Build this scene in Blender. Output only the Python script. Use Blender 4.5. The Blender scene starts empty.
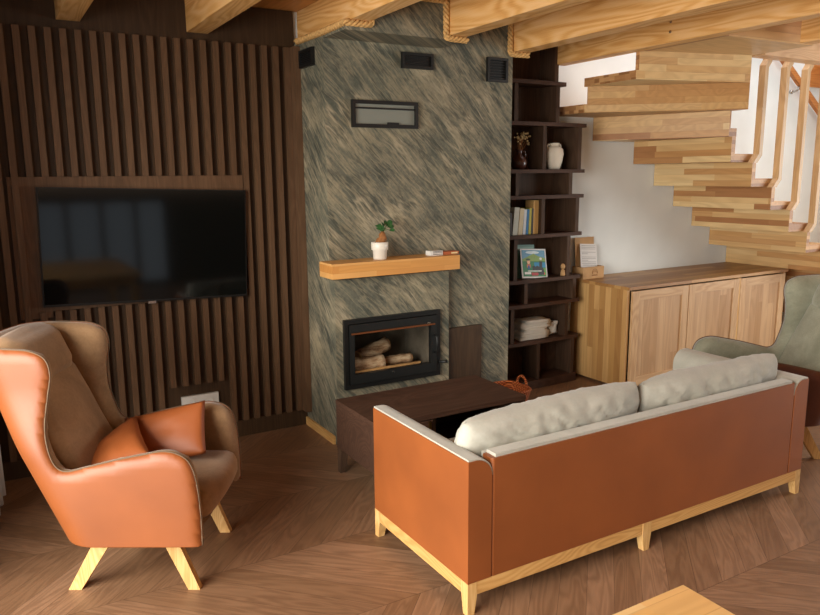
import bpy, bmesh, math, random
from mathutils import Vector, Matrix, noise as mnoise
random.seed(7)
scene = bpy.context.scene
COL = scene.collection
PI = math.pi

# ------------------------------------------------------------------ helpers
def S(h):
    """sRGB hex -> linear rgba"""
    h = h.lstrip('#'); out = []
    for i in (0, 2, 4):
        c = int(h[i:i+2], 16) / 255
        out.append(c / 12.92 if c <= .04045 else ((c + .055) / 1.055) ** 2.4)
    return tuple(out) + (1,)

class NT:
    def __init__(self, name, rough=.5, spec=.5, metal=0):
        self.m = bpy.data.materials.new(name); self.m.use_nodes = True
        self.t = self.m.node_tree; self.b = self.t.nodes['Principled BSDF']
        self.b.inputs['Roughness'].default_value = rough
        self.b.inputs['Specular IOR Level'].default_value = spec
        self.b.inputs['Metallic'].default_value = metal
        self.coord = self.n('ShaderNodeTexCoord').outputs['Object']
        self.rnd = self.n('ShaderNodeObjectInfo').outputs['Random']
    def n(self, t): return self.t.nodes.new(t)
    def ln(self, a, b): self.t.links.new(a, b)
    def put(self, sock, v):
        if isinstance(v, bpy.types.NodeSocket): self.ln(v, sock)
        else: sock.default_value = v
    def math(self, op, a, b=0.0, c=0.0):
        k = self.n('ShaderNodeMath'); k.operation = op
        self.put(k.inputs[0], a); self.put(k.inputs[1], b); self.put(k.inputs[2], c)
        return k.outputs[0]
    def sep(self, v):
        k = self.n('ShaderNodeSeparateXYZ'); self.ln(v, k.inputs[0]); return k.outputs
    def comb(self, x, y, z):
        k = self.n('ShaderNodeCombineXYZ')
        for i, v in enumerate((x, y, z)): self.put(k.inputs[i], v)
        return k.outputs[0]
    def map(self, v, scale=(1, 1, 1), loc=(0, 0, 0), rot=(0, 0, 0)):
        k = self.n('ShaderNodeMapping'); self.ln(v, k.inputs[0])
        k.inputs['Location'].default_value = loc; k.inputs['Rotation'].default_value = rot; k.inputs['Scale'].default_value = scale
        return k.outputs[0]
    def vadd(self, a, b):
        k = self.n('ShaderNodeVectorMath'); k.operation = 'ADD'; self.put(k.inputs[0], a); self.put(k.inputs[1], b); return k.outputs[0]
    def noise(self, v, scale=5, detail=4, rough=.5, dist=0):
        k = self.n('ShaderNodeTexNoise'); self.ln(v, k.inputs['Vector'])
        k.inputs['Scale'].default_value = scale; k.inputs['Detail'].default_value = detail
        k.inputs['Roughness'].default_value = rough; k.inputs['Distortion'].default_value = dist
        return k.outputs['Fac']
    def wave(self, v, scale=5, dist=2, detail=2, dscale=1, axis='X'):
        k = self.n('ShaderNodeTexWave'); self.ln(v, k.inputs['Vector']); k.bands_direction = axis
        k.inputs['Scale'].default_value = scale; k.inputs['Distortion'].default_value = dist
        k.inputs['Detail'].default_value = detail; k.inputs['Detail Scale'].default_value = dscale
        return k.outputs['Fac']
    def white(self, v):
        k = self.n('ShaderNodeTexWhiteNoise'); self.ln(v, k.inputs['Vector']); return k.outputs['Value']
    def ramp(self, f, stops, interp='LINEAR'):
        k = self.n('ShaderNodeValToRGB'); self.ln(f, k.inputs[0]); e = k.color_ramp.elements
        k.color_ramp.interpolation = interp
        while len(e) < len(stops): e.new(.5)
        for el, (p, c) in zip(e, stops): el.position = p; el.color = c
        return k.outputs['Color']
    def mix(self, f, a, b, mode='MIX'):
        k = self.n('ShaderNodeMix'); k.data_type = 'RGBA'; k.blend_type = mode
        self.put(k.inputs[0], f); self.put(k.inputs[6], a); self.put(k.inputs[7], b)
        return k.outputs[2]
    def bump(self, h, strength=.2, dist=.01):
        k = self.n('ShaderNodeBump'); k.inputs['Strength'].default_value = strength; k.inputs['Distance'].default_value = dist
        self.ln(h, k.inputs['Height']); self.ln(k.outputs[0], self.b.inputs['Normal'])
    def color(self, c): self.put(self.b.inputs['Base Color'], c)
    def rough(self, c): self.put(self.b.inputs['Roughness'], c)

def plain(name, hexc, rough=.6, spec=.4, metal=0, var=.06, scale=12):
    t = NT(name, rough, spec, metal)
    c = S(hexc); f = t.noise(t.coord, scale, 3)
    lo = tuple(x * (1 - var) for x in c[:3]) + (1,); hi = tuple(min(1, x * (1 + var)) for x in c[:3]) + (1,)
    t.color(t.ramp(f, [(.3, lo), (.7, hi)]))
    return t.m

def stretch(axis, along, across):
    return tuple(along if a == axis else across for a in 'xyz')

def wood(name, dark, mid, light, axis='x', rough=.5, rings=.45, knots=False, sc=1.0, fine=.35, spec=.35, bump=.12):
    t = NT(name, rough, spec)
    off = t.comb(t.math('MULTIPLY', t.rnd, 13.7), t.math('MULTIPLY', t.rnd, 7.3), t.math('MULTIPLY', t.rnd, 9.1))
    p = t.vadd(t.coord, off)
    big = t.noise(t.map(p, stretch(axis, .9 * sc, 9 * sc)), 1.0, 3, .5, .6)
    ringf = t.math('SINE', t.math('MULTIPLY', t.noise(t.map(p, stretch(axis, .55 * sc, 4.2 * sc)), 1.0, 2, .45, .35), 130))
    ringf = t.math('MULTIPLY_ADD', ringf, .5, .5)
    fin = t.noise(t.map(p, stretch(axis, 5 * sc, 170 * sc)), 1.0, 3, .6)
    f = t.math('ADD', t.math('MULTIPLY', big, 1 - rings), t.math('MULTIPLY', ringf, rings))
    f = t.math('ADD', t.math('MULTIPLY', f, 1 - fine), t.math('MULTIPLY', fin, fine))
    c = t.ramp(f, [(.22, S(dark)), (.5, S(mid)), (.78, S(light))])
    if knots:
        k = t.n('ShaderNodeTexVoronoi'); t.ln(t.map(p, stretch(axis, 1.5, 4.2)), k.inputs['Vector']); k.inputs['Scale'].default_value = 1.0
        kf = t.ramp(k.outputs['Distance'], [(.03, (1, 1, 1, 1)), (.085, (0, 0, 0, 1))])
        c = t.mix(kf, c, S('#6a3512'))
    tint = t.ramp(t.rnd, [(0, (.88, .88, .88, 1)), (1, (1, 1, 1, 1))])
    t.color(t.mix(1.0, c, tint, 'MULTIPLY'))
    t.bump(fin, bump, .003)
    return t.m

def strips(name, cols, across='z', along='y', w=.05, L=.6, rough=.45, dark='#5a3a1e', extra=None, grain=.28):
    """edge-glued timber: staves of random tone, w wide and about L long"""
    t = NT(name, rough, .35)
    x, y, z = t.sep(t.coord); ax = dict(x=x, y=y, z=z)
    a = t.math('ADD', ax[across], 40.013); l = t.math('ADD', ax[along], 40.3)
    third = ax[[q for q in 'xyz' if q not in (across, along)][0]]
    sid = t.math('FLOOR', t.math('DIVIDE', a, w))
    h = t.white(t.comb(sid, t.math('MULTIPLY', t.rnd, 37), 1.5))
    pid = t.math('FLOOR', t.math('ADD', t.math('DIVIDE', l, L), t.math('MULTIPLY', h, 9)))
    rnd = t.white(t.comb(sid, pid, t.math('MULTIPLY', t.rnd, 91)))
    n = len(cols)
    base = t.ramp(rnd, [((i + .5) / n, S(c)) for i, c in enumerate(cols)])
    off = t.math('MULTIPLY', rnd, 17)
    p = t.vadd(t.coord, t.comb(off, off, off))
    ringf = t.math('SINE', t.math('MULTIPLY', t.noise(t.map(p, stretch(along, .7, 6)), 1, 2, .5, .4), 55))
    fin = t.noise(t.map(p, stretch(along, 4, 130)), 1, 3, .6)
    g = t.math('ADD', t.math('MULTIPLY', t.math('MULTIPLY_ADD', ringf, .5, .5), .55), t.math('MULTIPLY', fin, .45))
    c = t.mix(t.math('MULTIPLY', t.math('SUBTRACT', 1.0, g), grain * 1.6), base, t.mix(.55, base, S(dark)))
    fr = t.math('FRACT', t.math('DIVIDE', a, w))
    seam = t.math('LESS_THAN', fr, .035)
    c = t.mix(t.math('MULTIPLY', seam, .3), c, S(dark))
    t.color(c)
    return t.m

# ------------------------------------------------------------------ materials
M = {}
def floor_mat():
    t = NT('chevron oak floor', .42, .4)
    x, y, z = t.sep(t.coord)
    RW = .593
    yy = t.math('DIVIDE', t.math('ADD', y, 50 * RW - 2.97 + 20 * 0), RW)      # row boundaries at y = 2.97 + k*RW
    row = t.math('FLOOR', yy); fr = t.math('FRACT', yy)
    par = t.math('MODULO', row, 2.0)                                           # 0 -> x - y constant, 1 -> x + y constant
    sgn = t.math('MULTIPLY_ADD', par, 2.0, -1.0)
    u = t.math('ADD', x, t.math('MULTIPLY', sgn, y))
    v = t.math('SUBTRACT', t.math('MULTIPLY', sgn, x), y)
    pw = .158
    up = t.math('ADD', t.math('DIVIDE', u, pw), 200.0)
    pid = t.math('FLOOR', up); pf = t.math('FRACT', up)
    rnd = t.white(t.comb(pid, row, 3.3))
    base = t.ramp(rnd, [(0, S('#8c6a4c')), (.35, S('#957153')), (.7, S('#9e795a')), (1, S('#a88263'))])
    off = t.math('MULTIPLY', rnd, 31)
    g1 = t.noise(t.comb(t.math('ADD', t.math('MULTIPLY', u, 16), off), t.math('MULTIPLY', v, 1.1), off), 1, 3, .55, .7)
    ring = t.math('SINE', t.math('MULTIPLY', t.noise(t.comb(t.math('ADD', t.math('MULTIPLY', u, 7), off), t.math('MULTIPLY', v, .8), off), 1, 2, .5, .5), 70))
    g2 = t.noise(t.comb(t.math('MULTIPLY', u, 140), t.math('MULTIPLY', v, 5), off), 1, 3, .6)
    g = t.math('ADD', t.math('ADD', t.math('MULTIPLY', g1, .35), t.math('MULTIPLY', t.math('MULTIPLY_ADD', ring, .5, .5), .3)), t.math('MULTIPLY', g2, .35))
    c = t.mix(t.math('MULTIPLY', t.math('SUBTRACT', 1, g), .75), base, S('#4a2f1e'))
    e1 = t.math('LESS_THAN', t.math('MINIMUM', pf, t.math('SUBTRACT', 1, pf)), .012)
    e2 = t.math('LESS_THAN', t.math('MINIMUM', fr, t.math('SUBTRACT', 1, fr)), .003)
    c = t.mix(t.math('MULTIPLY', t.math('MAXIMUM', e1, e2), .45), c, S('#23140c'))
    t.color(c); t.rough(t.math('MULTIPLY_ADD', g, .18, .36)); t.bump(g2, .1, .003)
    return t.m
M['floor'] = floor_mat()

def stone_mat():
    t = NT('slate veneer', .75, .3)
    x, y, z = t.sep(t.coord)
    s = t.math('SUBTRACT', x, y)
    al = t.math('SUBTRACT', s, t.math('MULTIPLY', z, 1.0)); ac = t.math('ADD', s, t.math('MULTIPLY', z, 1.0))
    warp = t.noise(t.comb(s, 0, z), 1.7, 2, .5)
    ac = t.math('ADD', ac, t.math('MULTIPLY', warp, .12))
    a = t.noise(t.comb(t.math('MULTIPLY', al, 1.1), t.math('MULTIPLY', ac, 4.2), 0), 1, 5, .62, .3)
    b = t.noise(t.comb(t.math('MULTIPLY', al, 4.0), t.math('MULTIPLY', ac, 34), 4), 1, 5, .75, .5)
    b2 = t.noise(t.comb(t.math('MULTIPLY', al, 1.6), t.math('MULTIPLY', ac, 9), 8), 1, 3, .6, .3)
    cl = t.noise(t.comb(s, 3, z), 4.5, 5, .65, .4)
    fine = t.noise(t.comb(s, 9, z), 60, 4, .6)
    f = t.math('ADD', t.math('ADD', t.math('MULTIPLY', a, .30), t.math('MULTIPLY', b, .22)), t.math('ADD', t.math('MULTIPLY', cl, .22), t.math('ADD', t.math('MULTIPLY', fine, .1), t.math('MULTIPLY', b2, .16))))
    c = t.ramp(f, [(.39, S('#393c35')), (.455, S('#525348')), (.5, S('#686556')), (.545, S('#837b65')), (.62, S('#a29679'))])
    green = t.ramp(t.noise(t.comb(s, 7, z), 1.6, 2), [(.4, (0, 0, 0, 1)), (.65, (1, 1, 1, 1))])
    c = t.mix(t.math('MULTIPLY', green, .3), c, S('#53594c'))
    def vein(seed, ka, kc, sharp):
        n_ = t.noise(t.comb(t.math('MULTIPLY', al, ka), t.math('MULTIPLY', ac, kc), seed), 1, 4, .55, .25)
        return t.math('MAXIMUM', t.math('SUBTRACT', 1.0, t.math('MULTIPLY', t.math('ABSOLUTE', t.math('SUBTRACT', n_, .5)), sharp)), 0.0)
    gate = t.ramp(t.noise(t.comb(s, 5, z), 3.2, 2), [(.42, (0, 0, 0, 1)), (.6, (1, 1, 1, 1))])
    c = t.mix(t.math('MULTIPLY', t.math('MULTIPLY', vein(2, 1.2, 7, 26), gate), .6), c, S('#b3a68a'))
    c = t.mix(t.math('MULTIPLY', vein(6, 1.4, 8, 26), .55), c, S('#343630'))
    c = t.mix(t.math('MULTIPLY', vein(11, 2.2, 17, 20), .35), c, S('#a39678'))
    t.color(c); t.bump(f, .5, .02)
    return t.m
M['stone'] = stone_mat()
M['darkpanel'] = wood('dark stained panel', '#30200f', '#3e2b18', '#4c3722', 'z', .6, .3, fine=.5)
M['slat'] = wood('dark stained slats', '#4f3824', '#614731', '#73573e', 'z', .55, .25, fine=.5)
M['darkwood_x'] = wood('dark brown wood long grain', '#3c291e', '#4b3529', '#5a4133', 'x', .6, .35, fine=.5, spec=.15)
M['darkwood_z'] = wood('dark brown wood upright grain', '#3a2a1e', '#4a372a', '#5a4534', 'z', .62, .3, fine=.5, spec=.15)
M['pine'] = wood('pine beam', '#bd8340', '#dba967', '#e8bf8a', 'y', .5, .38, True)
M['ceil'] = strips('pine ceiling boards', ['#c98d4e', '#d59c5c', '#dfab6c', '#d09353'], 'x', 'y', .12, 3, .5, '#8a5522')
M['oak'] = wood('pale oak', '#b98a50', '#d2a768', '#e2bd84', 'z', .45, .35, sc=2)
M['oak_x'] = wood('pale oak rail', '#b4844b', '#cf9f5e', '#dcb273', 'x', .45, .35, sc=1.6)
M['oak_y'] = wood('pale oak side rail', '#b4844b', '#cf9f5e', '#dcb273', 'y', .45, .35, sc=1.6)
M['mantel'] = strips('glued oak mantel', ['#c98c49', '#d9a05b', '#e2b06e', '#cf9550'], 'z', 'x', .045, .5, .5, '#8a5522')
ash = ['#a5754a', '#c89d66', '#d9b883', '#e0c592', '#b98853', '#d2ad77']
M['stair_y'] = strips('glued ash steps', ash, 'z', 'y', .048, .75, .45, '#6b4424', grain=.3)
M['stair_x'] = strips('glued ash winders', ash, 'z', 'x', .048, .8, .45, '#6b4424', grain=.3)
M['stair_end'] = strips('ash end grain', ['#8a5f38', '#b08355', '#c59a68', '#a5774a'], 'z', 'y', .03, .05, .5, '#5b3a20')
M['cab_side'] = strips('glued ash cabinet side', ['#b58a52', '#c69b62', '#d0a86e', '#bd925a', '#a87c48'], 'y', 'z', .062, 1.4, .5, '#6b4424', grain=.35)
M['cab_door'] = strips('glued ash door panel', ['#b08a60', '#bf9a70', '#caa67c', '#b89268'], 'x', 'z', .085, 1.4, .5, '#6b4424', grain=.35)
M['cab_top'] = strips('glued ash cabinet top', ['#9c7142', '#b28650', '#c19860', '#a77a48'], 'y', 'x', .07, 1.2, .4, '#6b4424', grain=.3)
M['cab_rail'] = wood('ash cabinet frame', '#ac845a', '#c49f74', '#d3b087', 'x', .5, .3, sc=1.5)
M['cab_stile'] = wood('ash cabinet stile', '#ac845a', '#c49f74', '#d3b087', 'z', .5, .3, sc=1.5)
M['baluster'] = wood('ash baluster', '#a2825c', '#bd9c70', '#cfb088', 'z', .45, .25, sc=1.5)
M['tabletop'] = strips('pale table boards', ['#d8a868', '#e3b87a', '#cf9c5a', '#e8c48a'], 'y', 'x', .09, 1.6, .4, '#9a6a34', grain=.3)
M['rail_wood'] = wood('orange handrail', '#a8642e', '#c07a3c', '#cf8f52', 'x', .4, .3)

def wall_mat():
    t = NT('white plaster', .9, .2)
    f = t.noise(t.coord, 3, 3); t.color(t.ramp(f, [(.3, S('#e0e6e4')), (.7, S('#e8eeec'))]))
    t.bump(t.noise(t.coord, 160, 2), .05, .002); return t.m
M['wall'] = wall_mat()
def leather(name, lo, hi, rough=.42):
    t = NT(name, rough, .6)
    a = t.noise(t.coord, 3.5, 3); c = t.ramp(a, [(.3, S(lo)), (.7, S(hi))])
    k = t.n('ShaderNodeTexVoronoi'); t.ln(t.coord, k.inputs['Vector']); k.inputs['Scale'].default_value = 420
    t.color(c); t.bump(k.outputs['Distance'], .12, .002)
    return t.m
M['leather'] = leather('cognac leather', '#82451b', '#904e20', .5)
M['leather_dark'] = leather('dark russet leather', '#4a2416', '#5a2d1b')
M['leather_cushion'] = leather('orange leather cushion', '#8e4a1e', '#9c5526', .55)
def suede(name, lo, mid, hi, sc=6, rough=.85):
    t = NT(name, rough, .2)
    a = t.noise(t.coord, sc, 5, .6, .4); b = t.noise(t.coord, 90, 3)
    f = t.math('ADD', t.math('MULTIPLY', a, .8), t.math('MULTIPLY', b, .2))
    t.color(t.ramp(f, [(.35, S(lo)), (.5, S(mid)), (.65, S(hi))]))
    t.b.inputs['Sheen Weight'].default_value = .25; t.b.inputs['Sheen Roughness'].default_value = .5
    t.bump(b, .15, .003); return t.m
M['suede'] = suede('brown suede', '#7d6143', '#8c6e4e', '#9a7b5a')
M['suede_grey'] = suede('sage grey velvet', '#80806c', '#8e8e7a', '#9c9c88')
M['linen'] = suede('pale grey velour', '#a5a396', '#adab9e', '#b6b4a8', 5)
M['piping'] = plain('taupe piping', '#6b5844', .8)
M['black'] = plain('black metal', '#141413', .45, .4)
M['blackgrille'] = plain('black grille', '#0c0c0c', .6, .3)
M['iron'] = plain('cast iron', '#181918', .45, .4)
M['copper'] = plain('dull copper', '#8a5230', .4, .5, .6)
M['firebox'] = plain('sooty firebrick', '#6a6152', .9, .2, var=.35, scale=7)
def screen_mat():
    t = NT('television glass', .07, .4); t.color(S('#070a0a')); return t.m
M['screen'] = screen_mat()
def glass_mat(name, tint, a):
    t = NT(name, .03, .5); t.color(S(tint)); t.b.inputs['Alpha'].default_value = a; return t.m
M['stoveglass'] = glass_mat('smoked stove glass', '#0d0d0c', .1)
M['ventglass'] = NT('steel behind grille', .3, .5, .1).m
M['ventglass'].node_tree.nodes['Principled BSDF'].inputs['Base Color'].default_value = S('#7f837a')
M['chrome'] = plain('chrome', '#b8b8b4', .2, .5, 1)
M['brass'] = plain('aged brass', '#8a6a36', .35, .5, 1)
M['rope'] = plain('jute rope', '#c29a62', .9, .1, var=.25, scale=60)
M['ceramic'] = plain('white ceramic', '#dcd6c8', .35, .5, var=.02)
M['vasewhite'] = plain('matte off-white ceramic', '#d8cfbd', .6, .3, var=.04)
M['vasebrown'] = plain('brown glazed ceramic', '#4a2c22', .3, .5)
M['leaf'] = plain('green leaf', '#2f5a2c', .5, .4, var=.3)
M['trunk'] = plain('brown stem', '#8a5c36', .8, .2, var=.25, scale=40)
M['soil'] = plain('soil', '#3a281b', .95, .1, var=.3, scale=60)
M['straw'] = plain('dried flower', '#cdb98a', .9, .1, var=.2)
M['cloth'] = plain('folded white cloth', '#d5d3c8', .9, .2)
M['sheer'] = plain('white curtain', '#d9d4ca', .9, .2)
M['paper'] = plain('white paper', '#dcdad6', .8, .2, var=.02)
M['ink'] = plain('grey print', '#8f8d8a', .8, .2)
M['kraft'] = plain('pale plywood', '#b99366', .7, .2, var=.1)
M['burn'] = plain('burnt brown mark', '#7a4f2c', .8, .2)
M['plastic'] = plain('white plastic', '#d8d6cf', .4, .4, var=.02)
def wick():
    t = NT('orange wicker', .6, .3); x, y, z = t.sep(t.coord)
    a = t.math('SINE', t.math('MULTIPLY', t.math('ADD', x, y), 260)); b = t.math('SINE', t.math('MULTIPLY', z, 300))
    f = t.math('MULTIPLY_ADD', t.math('MULTIPLY', a, b), .5, .5)
    t.color(t.ramp(f, [(.1, S('#6a2f10')), (.6, S('#b0592a')), (1, S('#cf7a40'))])); t.bump(f, .8, .01); return t.m
M['wicker'] = wick()
def bark():
    t = NT('birch bark', .85, .2); f = t.noise(t.map(t.coord, (8, 30, 30)), 1, 4, .6)
    t.color(t.ramp(f, [(.35, S('#7a5638')), (.5, S('#b59672')), (.65, S('#dcc4a0'))])); t.bump(f, .5, .01); return t.m
M['bark'] = bark()
M['endwood'] = plain('split wood face', '#cfa066', .8, .2, var=.2, scale=30)

# ------------------------------------------------------------------ mesh helpers
def bm_box(bm, x0, x1, y0, y1, z0, z1, mat_index=0):
    v = [bm.verts.new((x, y, z)) for x in (x0, x1) for y in (y0, y1) for z in (z0, z1)]
    for f in ((0, 1, 3, 2), (4, 6, 7, 5), (0, 4, 5, 1), (2, 3, 7, 6), (0, 2, 6, 4), (1, 5, 7, 3)):
        bm.faces.new([v[i] for i in f]).material_index = mat_index
    return v

def bm_prism(bm, pts, d0, d1, axis='z'):
    """polygon pts extruded along axis from d0 to d1"""
    def P(a, b, d): return {'z': (a, b, d), 'y': (a, d, b), 'x': (d, a, b)}[axis]
    lo = [bm.verts.new(P(a, b, d0)) for a, b in pts]; hi = [bm.verts.new(P(a, b, d1)) for a, b in pts]
    bm.faces.new(lo); bm.faces.new(hi[::-1]); n = len(pts)
    for i in range(n): bm.faces.new((lo[i], hi[i], hi[(i+1) % n], lo[(i+1) % n]))

def bm_hexa(bm, lo, hi):
    a = [bm.verts.new(p) for p in lo]; b = [bm.verts.new(p) for p in hi]
    bm.faces.new(a[::-1]); bm.faces.new(b); n = len(lo)
    for i in range(n): bm.faces.new((a[i], a[(i+1) % n], b[(i+1) % n], b[i]))

def bm_tube(bm, pts, r, n=8, cap=True):
    pts = [Vector(p) for p in pts]; rings = []
    rs = r if isinstance(r, (list, tuple)) else [r] * len(pts)
    prev = None
    for i, p in enumerate(pts):
        d = (pts[min(i+1, len(pts)-1)] - pts[max(i-1, 0)]).normalized()
        up = prev if prev is not None else (Vector((0, 0, 1)) if abs(d.z) < .9 else Vector((1, 0, 0)))
        s = d.cross(up).normalized(); u = s.cross(d).normalized(); prev = u
        rings.append([bm.verts.new(p + (s * math.cos(2*PI*k/n) + u * math.sin(2*PI*k/n)) * rs[i]) for k in range(n)])
    for a, b in zip(rings, rings[1:]):
        for k in range(n): bm.faces.new((a[k], a[(k+1) % n], b[(k+1) % n], b[k]))
    if cap: bm.faces.new(rings[0][::-1]); bm.faces.new(rings[-1])

def bm_lathe(bm, prof, cx=0, cy=0, cz=0, n=24):
    rings = []
    for r, z in prof:
        rings.append([bm.verts.new((cx + r*math.cos(2*PI*k/n), cy + r*math.sin(2*PI*k/n), cz + z)) for k in range(n)])
    for a, b in zip(rings, rings[1:]):
        for k in range(n): bm.faces.new((a[k], a[(k+1) % n], b[(k+1) % n], b[k]))
    bm.faces.new(rings[0][::-1]); bm.faces.new(rings[-1])

def obj(name, bm, mat, parent=None, bevel=0, seg=2, smooth=False, loc=None, kind=None):
    """link bm as ONE mesh object; vertices are given in the parent's frame, or in the world and re-based at loc"""
    if bevel:
        es = [e for e in bm.edges if len(e.link_faces) == 2 and e.calc_face_angle(0) > .6]
        bmesh.ops.bevel(bm, geom=es, offset=bevel, segments=seg, profile=.5, affect='EDGES', clamp_overlap=True)
    bmesh.ops.recalc_face_normals(bm, faces=bm.faces)
    if loc is not None: bmesh.ops.translate(bm, verts=bm.verts, vec=-Vector(loc))
    me = bpy.data.meshes.new(name); bm.to_mesh(me); bm.free()
    for m in (mat if isinstance(mat, (list, tuple)) else [mat]): me.materials.append(m)
    if smooth:
        for p in me.polygons: p.use_smooth = True
    o = bpy.data.objects.new(name, me); COL.objects.link(o)
    if loc is not None: o.location = loc
    if parent is not None: o.parent = parent
    if kind: o['kind'] = kind
    return o

def box(name, x0, x1, y0, y1, z0, z1, mat, parent=None, bevel=.003, base=None, **k):
    """box in world coordinates; base = the parent's location to subtract"""
    bm = bmesh.new(); b = base or (0, 0, 0)
    bm_box(bm, x0-b[0], x1-b[0], y0-b[1], y1-b[1], z0-b[2], z1-b[2])
    return obj(name, bm, mat, parent, bevel, **k)

def thing(name, label, cat, loc=(0, 0, 0), rz=0, group=None):
    o = bpy.data.objects.new(name, None); COL.objects.link(o); o.empty_display_size = .1
    o.location = loc; o.rotation_euler = (0, 0, rz); o['label'] = label; o['category'] = cat
    if group: o['group'] = group
    return o
def tag(o, label, cat, group=None):
    o['label'] = label; o['category'] = cat
    if group: o['group'] = group
    return o
def solo(name, bm, mat, label, cat, loc, group=None, **k):
    return tag(obj(name, bm, mat, None, loc=loc, **k), label, cat, group)

# ------------------------------------------------------------------ the setting
YW = 4.62; ZC = 2.75
def struct(name, boxes, mat):
    bm = bmesh.new()
    for b in boxes: bm_box(bm, *b)
    return obj(name, bm, mat, kind='structure')
struct('floor', [(-.6, 8.2, -3.2, 4.8, -.1, 0)], M['floor'])
struct('wall_back', [(-.6, 8.2, YW, YW+.15, 0, 5.2)], M['wall'])
struct('wall_right', [(8.05, 8.2, -3.2, YW, 0, 5.2)], M['wall'])
struct('wall_rear', [(-.6, .6, -3.2, -3.05, 0, ZC), (2.6, 8.2, -3.2, -3.05, 0, ZC), (.6, 2.6, -3.2, -3.05, 1.4, ZC)], M['darkpanel'])
struct('wall_left', [(-.6, -.45, -3.2, -1.9, 0, ZC), (-.6, -.45, 3.3, YW, 0, ZC), (-.6, -.45, -1.9, 3.3, 2.4, ZC)], M['wall'])
# boarded ceiling with the stairwell opening (x 4.0-7.6, y 3.45-4.62, and the turn of the stair)
struct('ceiling', [(-.6, 3.99, -3.2, YW, ZC, ZC+.1), (3.99, 8.2, -3.2, 3.0, ZC, ZC+.1), (4.95, 8.2, 3.0, 3.55, ZC, ZC+.1), (7.62, 8.2, 3.55, YW, ZC, ZC+.1)], M['ceil'])
struct('wall_upper', [(3.84, 3.99, 2.7, YW, ZC+.1, 5.2)], M['wall'])
struct('ceiling_upper', [(3.84, 8.2, 2.7, YW+.1, 5.2, 5.3)], M['wall'])
# window frames out of frame (daylight enters here)
def window_frame(name, axis, a0, a1, z0, z1, d):
    bm = bmesh.new(); w = .07
    def B(p0, p1, q0, q1):
        if axis == 'y': bm_box(bm, d-.04, d+.04, p0, p1, q0, q1)
        else: bm_box(bm, p0, p1, d-.04, d+.04, q0, q1)
    B(a0, a1, z0, z0+w); B(a0, a1, z1-w, z1)
    n = 4
    for i in range(n+1):
        c = a0 + (a1-a0)*i/n; c = min(max(c, a0+w/2), a1-w/2); B(c-w/2, c+w/2, z0+w, z1-w)
    return obj(name, bm, M['darkwood_z'], kind='structure')
window_frame('window_1', 'y', -1.9, 3.3, 0, 2.4, -.53)
window_frame('window_2', 'x', .6, 2.6, 0, 1.4, -3.13)
bm = bmesh.new(); bm_box(bm, 1.825, 1.84, 4.12, 4.60, 0, .055)
obj('baseboard_chimney', bm, M['oak_y'], kind='structure')

# header at the stair opening
bm = bmesh.new(); bm_box(bm, 4.97, 8.05, 3.42, 3.55, 2.545, ZC-.002)
solo('stairwell_header', bm, M['cab_rail'], 'ash header board along the stairwell opening above the balusters', 'beam', (6, 3.48, 2.54), bevel=.004)

# ceiling beams
def beam(x0, x1, y0, y1, z0, label, mat='pine'):
    bm = bmesh.new(); bm_box(bm, x0, x1, y0, y1, z0, ZC-.002)
    return solo('ceiling_beam', bm, M[mat], label, 'beam', ((x0+x1)/2, y0, z0), 'pine ceiling beams', bevel=.006)
beam(.455, .575, -3.0, 4.60, 2.57, 'leftmost pine ceiling beam, only its end showing above the slatted wall')
beam(1.16, 1.285, -3.0, 4.60, 2.565, 'pine ceiling beam ending above the slatted wall right of the television')
beam(1.865, 1.985, -3.0, 4.60, 2.567, 'pine ceiling beam over the left corner of the stone chimney')
beam(2.52, 2.64, -3.0, 4.135, 2.537, 'pine ceiling beam meeting the middle of the stone chimney')
beam(3.235, 3.36, -3.0, 4.60, 2.537, 'pine ceiling beam passing right edge of the stone chimney')
bolted = beam(3.9, 4.0, -3.0, 4.45, 2.535, 'pine ceiling beam with bolt heads beside the stair opening')
beam(4.68, 4.8, -3.0, 2.98, 2.537, 'short visible pine ceiling beam right of the staircase top')
beam(5.5, 5.62, -3.0, 2.98, 2.537, 'rightmost pine ceiling beam near the balusters')
for yb, zb in ((3.36, 2.66), (3.36, 2.60)):
    bm = bmesh.new()
    bm_lathe(bm, [(.001, 0), (.009, 0), (.009, .004), (.001, .006)], n=10)
    bmesh.ops.rotate(bm, verts=bm.verts, cent=(0, 0, 0), matrix=Matrix.Rotation(-PI/2, 3, 'Y'))
    o = obj('bolt_head', bm, M['chrome'], bolted); o.location = (3.9-bolted.location.x, yb-bolted.location.y, zb-bolted.location.z)

# ------------------------------------------------------------------ slatted wall panel
base = (.6, 4.6, 0)
sp = thing('slat_panel', 'dark brown wall panel of vertical wooden slats behind the television', 'wall panel', base)
box('backing_board', -.44, 1.838, 4.597, 4.618, 0, ZC-.003, M['darkpanel'], sp, 0, base)
bm = bmesh.new()
pitch = .0763; x = .252 - 9*pitch
while x < 1.785:
    def slat(z0, z1): bm_box(bm, x-.0185-base[0], x+.0165-base[0], 4.562-base[1], 4.598-base[1], z0, z1)
    if .19 < x < 1.405:
        slat(1.725, 2.52)
        if .92 < x < 1.28: slat(.41, .965)
        else: slat(.115, .965)
    else: slat(.115, 2.52)
    x += pitch
bm_box(bm, 1.796-base[0], 1.838-base[0], 4.50-base[1], 4.598-base[1], .115, 2.52)
o = obj('slats', bm, M['slat'], sp, .002, 1)
box('plinth', -.44, 1.838, 4.585, 4.598, 0, .115, M['darkpanel'], sp, .002, base)
bm = bmesh.new()
for q in ((.135, 1.45, 1.63, 1.724), (.135, .30, .93, 1.63), (.30, 1.45, .966, 1.0)):
    bm_box(bm, q[0]-base[0], q[1]-base[0], 4.572-base[1], 4.598-base[1], q[2], q[3])
obj('recess_frame', bm, M['slat'], sp, .002)

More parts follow.
